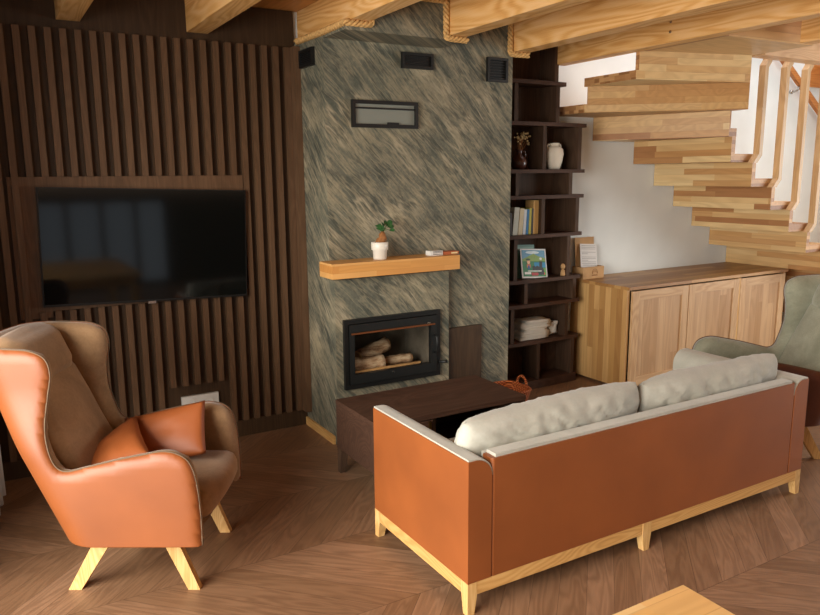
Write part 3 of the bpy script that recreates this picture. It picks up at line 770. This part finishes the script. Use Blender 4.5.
for r in (.03, .02, .01):
    for k in range(10):
        a0, a1 = PI*(.0+k/10), PI*((k+1)/10)
        bm_hexa(bm, [((r-.0025)*math.cos(a0)+.02, -.0712, .052+(r-.0025)*math.sin(a0)), (r*math.cos(a0)+.02, -.0712, .052+r*math.sin(a0)), (r*math.cos(a1)+.02, -.0712, .052+r*math.sin(a1)), ((r-.0025)*math.cos(a1)+.02, -.0712, .052+(r-.0025)*math.sin(a1))],
                [((r-.0025)*math.cos(a0)+.02, -.0702, .052+(r-.0025)*math.sin(a0)), (r*math.cos(a0)+.02, -.0702, .052+r*math.sin(a0)), (r*math.cos(a1)+.02, -.0702, .052+r*math.sin(a1)), ((r-.0025)*math.cos(a1)+.02, -.0702, .052+(r-.0025)*math.sin(a1))])
bm_box(bm, -.01, -.004, -.0712, -.0702, .04, .054); bm_box(bm, .044, .05, -.0712, -.0702, .04, .054)
for k in range(6): bm_box(bm, -.012+.011*k, -.005+.011*k, -.0712, -.0702, .024, .032)
obj('emblem', bm, M['burn'], lh)

# ------------------------------------------------------------------ staircase
sc_ = thing('staircase', 'ash wood winding staircase of solid folded steps against the white wall', 'staircase', (5.5, 4.1, 0))
SB = (5.5, 4.1, 0)
YN = 3.645; RH = .19; G = .27
def addbox(bm, x0, x1, y0, y1, z0, z1): bm_box(bm, x0-SB[0], x1-SB[0], y0-SB[1], y1-SB[1], z0-SB[2], z1-SB[2])
def step_obj(bm, mat):
    o = obj('step', bm, [M[mat], M['stair_end']], sc_, .002, 1)
    for p in o.data.polygons:
        if (mat == 'stair_y' and abs(p.normal.y) > .9): p.material_index = 1
        if (mat == 'stair_x' and abs(p.normal.x) > .9): p.material_index = 1
    return o
# straight flight: step k has its riser back at x = 6.322 - .27k; its tread slab runs from the riser foot back to the step below
T = .062
for k in range(-4, 6):
    xr = 6.322-G*k; zb = .843+RH*k
    bm = bmesh.new()
    prof = [(xr, zb), (xr, zb+RH), (xr+.045, zb+RH), (xr+.045, zb+T), (xr+G+.05, zb+T), (xr+G+.05, zb)]
    bm_prism(bm, [(a-SB[0], b) for a, b in prof], YN-SB[1], YW-.006-SB[1], 'y')
    step_obj(bm, 'stair_y')
def winder(p, q, z, tread, mat, t=.045):
    """riser on the plan line p-q (camera-side face on the line) above a tread slab"""
    d = Vector((q[0]-p[0], q[1]-p[1])).normalized(); nrm = Vector((-d.y, d.x))
    pts = [(p[0], p[1]), (q[0], q[1]), (q[0]+nrm.x*t, q[1]+nrm.y*t), (p[0]+nrm.x*t, p[1]+nrm.y*t)]
    bm = bmesh.new(); bm_prism(bm, [(a-SB[0], b-SB[1]) for a, b in pts], z+T, z+RH)
    bm_prism(bm, [(a-SB[0], b-SB[1]) for a, b in tread], z, z+T-.0004)
    step_obj(bm, mat)
YB = YW-.006
winder((4.48, YB), (4.93, YN), 1.983, [(4.48, YB), (4.93, YN), (5.02, YN), (5.02, YB)], 'stair_y')
winder((4.06, 4.25), (4.955, 3.515), 2.173, [(4.04, 4.26), (4.06, 4.25), (4.955, 3.515), (4.985, YN), (4.53, YB), (4.03, YB)], 'stair_x')
winder((4.06, 3.755), (4.955, 3.515), 2.363, [(4.04, 3.76), (4.955, 3.515), (4.96, 3.57), (4.10, 4.27), (4.04, 4.27)], 'stair_x')
winder((4.06, 3.10), (4.955, 3.06), 2.553, [(4.06, 3.10), (4.955, 3.06), (4.955, 3.56), (4.06, 3.80)], 'stair_x')
# balusters: flat boards with slanted ends, fixed to the outer side of each step
for k in range(7):
    x0 = 5.235+.27*k; zb = 1.785-.19*k
    bm = bmesh.new()
    prof = [(x0-.065, zb), (x0-.015, zb+.0), (x0+.04, zb+.06), (x0+.04, 2.50), (x0+.075, 2.545), (x0+.075, 2.74), (x0+.035, 2.74), (x0+.035, 2.56), (x0, 2.515), (x0, zb+.07)]
    bm_prism(bm, [(a-SB[0], b) for a, b in prof], 3.59-SB[1], 3.643-SB[1], 'y'); obj('baluster', bm, M['baluster'], sc_, .003)

# handrail on the wall behind
hr = thing('wall_handrail', 'orange wooden handrail sloping down the wall behind the balusters', 'handrail', (7.2, 4.53, 2.56))
sl = -.69
bm = bmesh.new()
pts = [(-.9, -.9*sl-.035), (.8, .8*sl-.035), (.8, .8*sl+.035), (-.9, -.9*sl+.035)]
bm_prism(bm, pts, -.02, .02, 'y'); obj('rail', bm, M['rail_wood'], hr, .008)
for bx_ in (-.05, .5, -.7):
    bm = bmesh.new(); bm_tube(bm, [(bx_, .0, bx_*sl-.035), (bx_, .0, bx_*sl-.075), (bx_, .04, bx_*sl-.09), (bx_, .083, bx_*sl-.09)], .01, 8)
    bmesh.ops.create_icosphere(bm, subdivisions=2, radius=.022, matrix=Matrix.Translation((bx_, .07, bx_*sl-.09)))
    obj('bracket', bm, M['chrome'], hr, smooth=True)
bm = bmesh.new(); bm_box(bm, 7.45, 7.55, YW-.02, YW-.001, 2.57, 3.6); bm_box(bm, 7.55, 8.04, YW-.02, YW-.001, 2.57, 3.6)
solo('upper_wall_boarding', bm, M['rail_wood'], 'orange wooden boarding on the wall above the handrail', 'wall panel', (7.7, 4.6, 2.57), bevel=.003)

# ------------------------------------------------------------------ coffee table
base = (2.17, 3.46, 0)
ct = thing('coffee_table', 'low dark brown wooden coffee table between the sofa and the stove', 'table', base)
TX0, TX1, TY0, TY1, TH = 1.667, 2.655, 3.205, 3.72, .44
def tb(name, *q, m='darkwood_x', par=ct, bev=.003): return box(name, *q, M[m], par, bev, base)
tb('tabletop', TX0, TX1, TY0, TY1, TH-.028, TH)
tb('side_panel', TX0, TX0+.025, TY0+.004, TY1-.004, .15, TH-.029, m='darkwood_x')
tb('side_panel', TX1-.025, TX1, TY0+.004, TY1-.004, .15, TH-.029, m='darkwood_x')
tb('bottom_panel', TX0+.026, TX1-.026, TY0+.01, TY1-.01, .15, .172)
tb('back_panel', TX0+.026, TX1-.026, TY1-.022, TY1-.008, .173, TH-.03)
tb('divider', 2.02, 2.04, TY0+.02, TY1-.025, .173, TH-.03, m='darkwood_z')
d1 = tb('drawer', TX0+.03, 2.015, TY0+.004, TY0+.4, .18, TH-.034)
bm = bmesh.new(); bm_box(bm, 1.985-base[0], 1.995-base[0], TY0-.012-base[1], TY0+.004-base[1], .34, .40); obj('handle', bm, M['brass'], d1, .002)
bm = bmesh.new()
for sx in (TX0+.002, TX1-.052):
    for sy in (TY0+.006, TY1-.056):
        bm = bmesh.new(); s = .05; r = .016
        ix = .02 if sx > 2 else 0; iy = .02 if sy > 3.4 else 0
        lo = [(sx+ix*.8, sy+iy*.8, 0), (sx+ix*.8+.032, sy+iy*.8, 0), (sx+ix*.8+.032, sy+iy*.8+.032, 0), (sx+ix*.8, sy+iy*.8+.032, 0)]
        hi = [(sx, sy, .149), (sx+s, sy, .149), (sx+s, sy+s, .149), (sx, sy+s, .149)]
        bm_hexa(bm, [tuple(Vector(p)-Vector(base)) for p in lo], [tuple(Vector(p)-Vector(base)) for p in hi]); obj('leg', bm, M['darkwood_z'], ct, .002)

# ------------------------------------------------------------------ oak table in the foreground
base = (.8, .3, 0)
ot = thing('oak_table', 'pale oak table with only its far corner showing in the foreground', 'table', base)
def ob(name, *q, m='oak', bev=.004): return box(name, *q, M[m], ot, bev, base)
ob('tabletop', .2, 1.402, -.62, 1.078, .688, .72, m='tabletop')
for q in ((.26, 1.34, .99, 1.01), (.26, 1.34, -.56, -.54)): ob('apron', *q, .6, .687, m='oak_x')
for q in ((.26, .28, -.53, .98), (1.32, 1.34, -.53, .98)): ob('apron', *q, .6, .687, m='oak_y')
for lx in (.24, 1.3):
    for ly in (-.58, .975): ob('leg', lx, lx+.06, ly, ly+.06, 0, .686)

# ------------------------------------------------------------------ soft shapes
def pillow_bm(w, h, t, n=26, pinch=.05, wr=.012, seed=0, sag=0.0, edge=.0, pw=.55, crease=0, rnd=0):
    """pillow in the xz plane, thickness along y"""
    bm = bmesh.new(); G_ = {}
    for side in (-1, 1):
        for i in range(n+1):
            for j in range(n+1):
                u, v = -1+2*i/n, -1+2*j/n
                border = i in (0, n) or j in (0, n)
                if border and side == 1: G_[(1, i, j)] = G_[(-1, i, j)]; continue
                e = max(0, (1-abs(u)**2.6)*(1-abs(v)**2.6))**pw
                rc = 1-rnd*(u*u*v*v)**2
                x = u*w/2*rc*(1-pinch*(1-v*v)); z = v*h/2*rc*(1-pinch*(1-u*u))
                y = side*(t/2*e+edge)
                p = Vector((x, y, z)); q = p*7+Vector((seed*3.1, 0, seed))
                k = mnoise.fractal(q, .8, 2.0, 3)*wr
                p += Vector((0, side*k*e, k*.5))
                if crease:
                    cr = 1-abs(mnoise.noise(Vector((u*6+v*2.2+seed, v*1.1-u*1.2, side+seed)))*2); cr2 = 1-abs(mnoise.noise(Vector((u*13-v*3+seed, v*1.6+u*2, 3+side)))*2)
                    p.y -= side*e*crease*(max(0, cr-.6)*2.2+max(0, cr2-.5)*.8)
                z2 = sag*(1-v)*.5*e*side
                p.y += z2
                G_[(side, i, j)] = bm.verts.new(p)
    for side in (-1, 1):
        for i in range(n):
            for j in range(n):
                bm.faces.new((G_[(side, i, j)], G_[(side, i+1, j)], G_[(side, i+1, j+1)], G_[(side, i, j+1)]))
    return bm
def pillow(name, label, mat, w, h, t, loc, rot, group=None, **k):
    o = obj(name, pillow_bm(w, h, t, **k), mat, None, smooth=True)
    o.location = loc; o.rotation_euler = rot; tag(o, label, 'pillow', group); return o

def cushion_bm(x0, x1, y0, y1, z0, z1, r=.04, puff=.015, seed=0, n=10):
    bm = bmesh.new(); bm_box(bm, x0, x1, y0, y1, z0, z1)
    bmesh.ops.bevel(bm, geom=list(bm.edges), offset=r, segments=5, profile=.5, affect='EDGES')
    bmesh.ops.subdivide_edges(bm, edges=[e for e in bm.edges if e.calc_length() > .12], cuts=n, use_grid_fill=True)
    c = Vector(((x0+x1)/2, (y0+y1)/2, (z0+z1)/2)); h = Vector(((x1-x0)/2, (y1-y0)/2, (z1-z0)/2))
    for v in bm.verts:
        d = v.co-c; a = [d[i]/h[i] for i in range(3)]
        for i in range(3):
            o_ = [j for j in range(3) if j != i]
            if abs(a[i]) > .9: v.co[i] += math.copysign(puff*(1-a[o_[0]]**2)*(1-a[o_[1]]**2), a[i])
        v.co += Vector((1, 1, 1))*mnoise.noise(v.co*8+Vector((seed, 0, 0)))*.003
    return bm

# ------------------------------------------------------------------ sofa
base = (2.59, 2.5, 0)
sf = thing('sofa', 'three seat sofa with cognac leather outside and pale grey fabric inside', 'sofa', base)
FX0, FX1, FY0, FY1 = 1.50, 3.685, 2.138, 2.92
ZB, ZT = .138, .643
def fl_(pts): return [(a-base[0], b-base[1]) for a, b in pts]
def rounded_post(x0, x1, y0, y1, z0, z1, rnd):
    """upright slab with each vertical corner rounded by rnd = (r00, r10, r11, r01)"""
    pts = []
    for (cx, cy), r, st_ in (((x0, y0), rnd[0], PI), ((x1, y0), rnd[1], 1.5*PI), ((x1, y1), rnd[2], 0), ((x0, y1), rnd[3], .5*PI)):
        if r <= 0: pts.append((cx, cy)); continue
        ox = cx+r if cx == x0 else cx-r; oy = cy+r if cy == y0 else cy-r
        for i in range(7): a = st_+PI/2*i/6; pts.append((ox+r*math.cos(a), oy+r*math.sin(a)))
    bm = bmesh.new(); bm_prism(bm, fl_(pts)[::-1], z0, z1); return bm
AW = .112
for s in (0, 1):
    x0, x1 = (FX0, FX0+AW) if s == 0 else (FX1-AW, FX1)
    r_ = .075
    def arc(off):
        q = []
        for i in range(9):
            a = PI/2*i/8; q.append((x1-r_+(r_+off)*math.sin(a), ZT-r_+(r_+off)*math.cos(a)))
        return q
    def flip(P_): return P_ if s == 0 else [(x0+x1-a, b) for a, b in P_]
    a_ = arc(0); o_ = arc(.007)
    prof = flip([(x0, ZB), (x0, ZT)]+a_+[(x1, ZB)])
    bm = bmesh.new(); bm_prism(bm, [(a-base[0], b) for a, b in prof], FY0-base[1], FY1-base[1], 'y')
    arm = obj('armrest', bm, M['leather'], sf, .006, 3)
    prof = flip([(x0+.003, ZT)]+[(x0+.003, ZT+.007)]+o_+[(a+.0003, b+.0003) for a, b in a_[::-1]])
    bm = bmesh.new(); bm_prism(bm, [(a-base[0], b) for a, b in prof], FY0+.004-base[1], FY1-.003-base[1], 'y')
    obj('arm_fabric_panel', bm, M['linen'], arm, .002)
    xa, xb_ = (x1+.0005, x1+.007) if s == 0 else (x0-.007, x0-.0005)
    bm = bmesh.new(); bm_box(bm, xa-base[0], xb_-base[0], FY0+.112-base[1], FY1-.003-base[1], ZB+.02, ZT-.0752); obj('arm_inner_panel', bm, M['linen'], arm, .001)
bk2 = obj('backrest', rounded_post(FX0+AW+.001, FX1-AW-.001, FY0+.001, FY0+.07, ZB, ZT-.008, (.014, .014, .01, .01)), M['leather'], sf, .005, 3)
bm = bmesh.new(); bm_box(bm, FX0+AW+.022-base[0], FX1-AW-.022-base[0], FY0+.008-base[1], FY0+.068-base[1], ZT-.0075, ZT+.006); obj('back_top_panel', bm, M['linen'], bk2, .007, 3)
bm = bmesh.new(); bm_box(bm, FX0+AW+.016-base[0], FX1-AW-.016-base[0], FY0+.07-base[1], FY0+.095-base[1], ZB+.02, ZT-.009); obj('back_inner_panel', bm, M['linen'], bk2, .006)
bm = bmesh.new(); bm_box(bm, FX0+AW+.016-base[0], FX1-AW-.016-base[0], FY0+.096-base[1], FY1-.03-base[1], ZB, .27); obj('seat_base', bm, M['linen'], sf, .008)
xm = (FX0+FX1)/2
for a, b in ((FX0+AW+.018, xm-.003), (xm+.003, FX1-AW-.018)):
    obj('seat_cushion', cushion_bm(a-base[0], b-base[0], FY0+.098-base[1], FY1-base[1], .272, .42), M['linen'], sf, smooth=True)
def sbox(name, x0, x1, y0, y1, z0, z1, m): return box(name, x0, x1, y0, y1, z0, z1, M[m], sf, .003, base)
RZ0, RZ1 = .083, ZB-.0005
sbox('rail', FX0+.045, FX1-.045, FY0+.001, FY0+.04, RZ0, RZ1, 'oak_x'); sbox('rail', FX0+.045, FX1-.045, FY1-.04, FY1-.001, RZ0, RZ1, 'oak_x')
sbox('rail', FX0+.001, FX0+.04, FY0+.046, FY1-.046, RZ0, RZ1, 'oak_y'); sbox('rail', FX1-.04, FX1-.001, FY0+.046, FY1-.046, RZ0, RZ1, 'oak_y')
def sleg(x0, x1, y0, y1, dx, dy, top=RZ1):
    bm = bmesh.new(); w = .032
    def cut(a0, a1, d):
        if d < 0: return a0, a0+w
        if d > 0: return a1-w, a1
        c = (a0+a1)/2; return c-w/2, c+w/2
    bx0, bx1 = cut(x0, x1, dx); by0, by1 = cut(y0, y1, dy)
    Q = lambda X0, X1, Y0, Y1, z: [(X0-base[0], Y0-base[1], z), (X1-base[0], Y0-base[1], z), (X1-base[0], Y1-base[1], z), (X0-base[0], Y1-base[1], z)]
    lo = Q(bx0, bx1, by0, by1, 0); mid = Q(x0, x1, y0, y1, RZ0); hi = Q(x0, x1, y0, y1, top)
    rows = [[bm.verts.new(p) for p in r] for r in (lo, mid, hi)]
    for a, b in zip(rows, rows[1:]):
        for i in range(4): bm.faces.new((a[i], a[(i+1) % 4], b[(i+1) % 4], b[i]))
    bm.faces.new(rows[0][::-1]); bm.faces.new(rows[-1]); obj('leg', bm, M['oak'], sf, .003)
sleg(FX0, FX0+.045, FY0, FY0+.045, -1, -1); sleg(FX0, FX0+.045, FY1-.045, FY1, -1, 1)
sleg(FX1-.045, FX1, FY0, FY0+.045, 1, -1); sleg(FX1-.045, FX1, FY1-.045, FY1, 1, 1)
sleg(2.475, 2.53, FY0-.0012, FY0+.042, 0, -1); sleg(2.475, 2.53, FY1-.042, FY1, 0, 1)
pillow('back_cushion', 'long pale grey cushion on left half of the sofa back', M['linen'], 1.02, .38, .21, (2.075, 2.335, .572), (math.radians(13), math.radians(-.5), math.radians(1)), 'loose back cushions on the sofa', seed=2, wr=.012, pw=.36, n=56, crease=.012, rnd=.04, pinch=-.01)
pillow('back_cushion', 'long pale grey cushion on right half of the sofa back', M['linen'], 1.02, .38, .21, (3.108, 2.335, .572), (math.radians(13), math.radians(-1.2), math.radians(-1)), 'loose back cushions on the sofa', seed=6, wr=.012, pw=.36, n=56, crease=.012, rnd=.04, pinch=-.01)

# ------------------------------------------------------------------ wing armchairs
def catmull(pts, n=6):
    out = []
    for i in range(len(pts)-1):
        p0 = Vector(pts[max(i-1, 0)]); p1 = Vector(pts[i]); p2 = Vector(pts[i+1]); p3 = Vector(pts[min(i+2, len(pts)-1)])
        for k in range(n):
            t = k/n
            out.append(.5*((2*p1)+(-p0+p2)*t+(2*p0-5*p1+4*p2-p3)*t*t+(-p0+3*p1-3*p2+p3)*t**3))
    out.append(Vector(pts[-1])); return out
CW, CR = .348, .16
def c_xb(z): return -.262-.44*(z-.243)
def c_w(z):
    t = min(max((z-.6)/.3, 0), 1); t = t*t*(3-2*t); return .348-.05*t
SIDE = [(.342, .238), (.343, .37), (.335, .495), (.317, .578), (.28, .622), (.212, .64), (.128, .628), (.005, .603), (-.12, .572), (-.19, .558), (-.232, .583), (-.258, .66), (-.268, .75), (-.256, .86), (-.24, .945), (-.255, 1.01), (-.312, 1.042), (-.38, 1.05)]
def s_of(x, z): return (CW-CR)+PI*CR/2+(x-c_xb(z)-CR)
def shell_map(s, z, d):
    sg = 1 if s >= 0 else -1; s = abs(s); k = c_w(z)/CW; xb = c_xb(z)
    if s < CW-CR: x, y = xb+d, s
    elif s < CW-CR+PI*CR/2:
        a = (s-(CW-CR))/CR; x = xb+CR-(CR-d)*math.cos(a); y = CW-CR+(CR-d)*math.sin(a)
    else: x = xb+CR+(s-(CW-CR)-PI*CR/2); y = CW-d
    return Vector((x, sg*y*k, z))
def outline(inset=0):
    half = catmull(SIDE, 5)
    pts = [(s_of(x, z), z) for x, z in half]
    top = [(s*.98, 1.05+.012*(1-(s/pts[-1][0])**2)) for s in [pts[-1][0]*(1-i/8) for i in range(1, 9)]]
    R = pts+top
    full = R+[(-s, z) for s, z in R[::-1][1:]]
    return [Vector((s, z)) for s, z in full]
def seg_dist(p, a, b):
    d = b-a; t = max(0, min(1, (p-a).dot(d)/max(d.length_squared, 1e-9))); return (p-(a+d*t)).length
def inset_poly(P, dlt):
    n = len(P); out = []
    for i, p in enumerate(P):
        t = (P[(i+1) % n]-P[i-1]); nr = Vector((-t.y, t.x)).normalized(); q = p+nr*dlt
        if p.z_ if hasattr(p, 'z_') else False: pass
        out.append(q)
    return out
def shell_layer(P, d_out, thick, R_out, R_in):
    """a bent sheet: outline P in the unrolled plane, outer face at depth d_out, rounded rims"""
    bm = bmesh.new(); vs = [bm.verts.new((p.x, p.y, 0)) for p in P]; bm.faces.new(vs)
    smax = max(p.x for p in P)
    cuts = [(i*.03, 0) for i in range(-40, 41) if abs(i*.03) < smax]
    for c, _ in cuts: bmesh.ops.bisect_plane(bm, geom=bm.verts[:]+bm.edges[:]+bm.faces[:], plane_co=(c+.0011, 0, 0), plane_no=(1, 0, 0))
    for i in range(7, 36): bmesh.ops.bisect_plane(bm, geom=bm.verts[:]+bm.edges[:]+bm.faces[:], plane_co=(0, i*.03+.0013, 0), plane_no=(0, 1, 0))
    zmin = min(p.y for p in P); segs = [(P[i], P[(i+1) % len(P)]) for i in range(len(P))]
    segs = [(a, b) for a, b in segs if not (abs(a.y-zmin) < .012 and abs(b.y-zmin) < .012)]
    bmesh.ops.triangulate(bm, faces=[f for f in bm.faces if len(f.verts) > 4])
    bm.verts.ensure_lookup_table(); bm.faces.ensure_lookup_table()
    flat = [Vector((v.co.x, v.co.y)) for v in bm.verts]; faces = [[v.index for v in f.verts] for f in bm.faces]
    bm.verts.index_update(); faces = [[v.index for v in f.verts] for f in bm.faces]
    bnd = [(e.verts[0].index, e.verts[1].index) for e in bm.edges if e.is_boundary]
    bm.free(); bm = bmesh.new(); A = []; B = []
    for p in flat:
        dist = min(seg_dist(p, a, b) for a, b in segs)
        ro = min(dist/R_out, 1) if R_out else 1; ri = min(dist/R_in, 1) if R_in else 1
        do = d_out+(R_out*(1-math.sqrt(max(0, 1-(1-ro)**2))) if R_out else 0)*.6
        di = d_out+thick*(.35+.65*math.sqrt(max(0, 1-(1-ri)**2))) if R_in else d_out+thick
        A.append(bm.verts.new(shell_map(p.x, p.y, do))); B.append(bm.verts.new(shell_map(p.x, p.y, max(di, do+.004))))
    for f in faces: bm.faces.new([A[i] for i in f]); bm.faces.new([B[i] for i in f][::-1])
    for i, j in bnd:
        try: bm.faces.new((A[i], A[j], B[j], B[i]))
        except ValueError: pass
    return bm
def wing_chair(label, loc, ang, m_out, m_in, m_leg, leg_label=None):
    t = thing('wing_armchair', label, 'armchair', loc, ang, 'wing armchairs')
    P = outline()
    obj('outer_shell', shell_layer(P, 0, .018, .03, 0), m_out, t, smooth=True)
    area = sum(P[i].x*P[(i+1) % len(P)].y-P[(i+1) % len(P)].x*P[i].y for i in range(len(P)))
    Q = inset_poly(P, .002 if area > 0 else -.002); zm_ = .25
    Q = [Vector((q.x, max(q.y, zm_))) for q in Q]
    obj('inner_lining', shell_layer(Q, .0185, .075, 0, .055), m_in, t, smooth=True)
    # piping along the rim
    half = catmull(SIDE, 5); bm = bmesh.new()
    rim = [shell_map(s_of(x, z), z, .0185) for x, z in half]
    rim += [shell_map(s, 1.052, .0185) for s in [s_of(*SIDE[-1])*(1-i/8) for i in range(1, 9)]]
    full = rim+[Vector((p.x, -p.y, p.z)) for p in rim[::-1][1:]]
    bm_tube(bm, full, .003, 6); obj('piping', bm, M['piping'], t, smooth=True)
    # seat
    obj('seat_cushion', cushion_bm(-.22, .355, -.25, .25, .30, .43, .045, .02, 3), m_in, t, smooth=True)
    bm = bmesh.new(); bm_prism(bm, [(-.18, .2455), (.29, .2455), (.345, .31), (-.18, .31)], -.235, .235, 'y'); obj('seat_base', bm, m_in, t, .01, 3)
    # back pad between the wings and the headrest roll
    bm = cushion_bm(-.045, .05, -.21, .21, 0, .50, .035, .02, 5)
    bmesh.ops.rotate(bm, verts=bm.verts, cent=(0, 0, 0), matrix=Matrix.Rotation(-math.atan(.47), 3, 'Y'))
    bmesh.ops.translate(bm, verts=bm.verts, vec=(c_xb(.42)+.13, 0, .42)); obj('back_pad', bm, m_in, t, smooth=True)
    bm = cushion_bm(-.075, .08, -.205, .205, 0, .25, .065, .02, 8)
    bmesh.ops.rotate(bm, verts=bm.verts, cent=(0, 0, 0), matrix=Matrix.Rotation(-math.atan(.42), 3, 'Y'))
    bmesh.ops.translate(bm, verts=bm.verts, vec=(c_xb(.85)+.115, 0, .825)); obj('headrest', bm, m_in, t, smooth=True)
    # splayed legs
    for sy in (-1, 1):
        for (bx0, bx1, tx0, tx1) in ((-.26, -.205, -.12, -.045), (.25, .30, .145, .21)):
            y0, y1 = (sy*.25-.017, sy*.25+.017)
            bm = bmesh.new()
            bm_hexa(bm, [(bx0, y0, 0), (bx1, y0, 0), (bx1, y1, 0), (bx0, y1, 0)], [(tx0, y0, .244), (tx1, y0, .244), (tx1, y1, .244), (tx0, y1, .244)])
            obj('leg', bm, m_leg, t, .003)
    return t
A1 = math.radians(-31); C1 = (.523, 3.262, 0)
wing_chair('wing armchair with cognac leather shell and brown suede lining at left', C1, A1, M['leather'], M['suede'], M['oak'])
A2 = math.radians(152); C2 = (4.16, 2.70, 0)
wing_chair('wing armchair with sage grey velvet lining behind the right end of sofa', C2, A2, M['leather_dark'], M['suede_grey'], M['oak'])
def local(C, A, x, y, z): return (C[0]+math.cos(A)*x-math.sin(A)*y, C[1]+math.sin(A)*x+math.cos(A)*y, z)
pillow('throw_pillow', 'flat orange leather pillow standing against the far arm of left armchair', M['leather_cushion'], .40, .27, .09, local(C1, A1, .045, .14, .535), (math.radians(-42), math.radians(-13), A1), 'leather throw pillows', seed=3, wr=.006, n=20, pinch=.03)
pillow('throw_pillow', 'orange leather pillow lying slumped against backrest of the left armchair', M['leather_cushion'], .42, .30, .11, local(C1, A1, -.11, -.055, .515), (math.radians(-55), math.radians(6), A1+math.radians(-62)), 'leather throw pillows', seed=9, wr=.008, n=20, pinch=.05)

# ------------------------------------------------------------------ curtain at far left
bm = bmesh.new(); n = 60; rows = []
for z, sc in ((.01, 1.0), (.6, .95), (1.5, .9), (2.45, .85)):
    r = []
    for i in range(n+1):
        u = i/n; y = 3.95+.42*u
        x = -.16+.13*sc*(.5+.5*math.sin(u*2*PI*3.2+1.2))*(.6+.4*u); r.append(bm.verts.new((x, y, z)))
    rows.append(r)
for a, b in zip(rows, rows[1:]):
    for i in range(n): bm.faces.new((a[i], a[i+1], b[i+1], b[i]))
o = solo('curtain', bm, M['sheer'], 'white curtain hem hanging to the floor behind the left armchair', 'curtain', (-.12, 4.15, 0), smooth=True)
md = o.modifiers.new('thick', 'SOLIDIFY'); md.thickness = .004

# ------------------------------------------------------------------ light
def area(name, loc, rot, sx, sy, power, col):
    l = bpy.data.lights.new(name, 'AREA'); l.shape = 'RECTANGLE'; l.size = sx; l.size_y = sy; l.energy = power; l.color = col
    o = bpy.data.objects.new(name, l); COL.objects.link(o); o.location = loc; o.rotation_euler = rot; return o
area('window_light', (-3.0, .7, 2.0), (0, -PI/2+.12, 0), 3.4, 4.4, 780, (1.0, .94, .86))
area('rear_fill_light', (2.6, -3.0, 2.05), (-PI/2+.15, 0, 0), 5.6, 1.1, 175, (.97, .98, .97))  # added frontal fill behind the camera; the rear wall is solid at this height
area('right_fill_light', (8.0, 1.3, 1.5), (0, PI/2, 0), 1.8, 2.2, 140, (.92, .98, 1.0))  # added fill brightening the sideboard and white wall; no window in this wall
area('stairwell_light', (5.9, 3.9, 5.0), (0, 0, 0), 3.4, 1.2, 80, (1.0, .86, .89))
w = bpy.data.worlds.new('World'); scene.world = w; w.use_nodes = True
w.node_tree.nodes['Background'].inputs[0].default_value = (.75, .82, .9, 1); w.node_tree.nodes['Background'].inputs[1].default_value = .8

# ------------------------------------------------------------------ camera
F, yaw, pit, rol = 727.0, .5285448, .1809958, .0083403
f = Vector((math.sin(yaw)*math.cos(pit), math.cos(yaw)*math.cos(pit), -math.sin(pit)))
r = Vector((math.cos(yaw), -math.sin(yaw), 0)); d = f.cross(r)
c, s = math.cos(rol), math.sin(rol)
R = c*r+s*d; D = -s*r+c*d
cam = bpy.data.cameras.new('camera'); cam.sensor_fit = 'HORIZONTAL'; cam.sensor_width = 36; cam.lens = 36*F/820; cam.clip_start = .05
co = bpy.data.objects.new('camera', cam); COL.objects.link(co)
up = -D
co.matrix_world = Matrix(((R.x, up.x, -f.x, 0), (R.y, up.y, -f.y, 0), (R.z, up.z, -f.z, 1.72), (0, 0, 0, 1)))
scene.camera = co
scene.view_settings.view_transform = 'Standard'
scene.view_settings.look = 'None'
scene.view_settings.exposure = .14
scene.render.film_transparent = False
scene.cycles.use_denoising = True
scene.cycles.max_bounces = 8
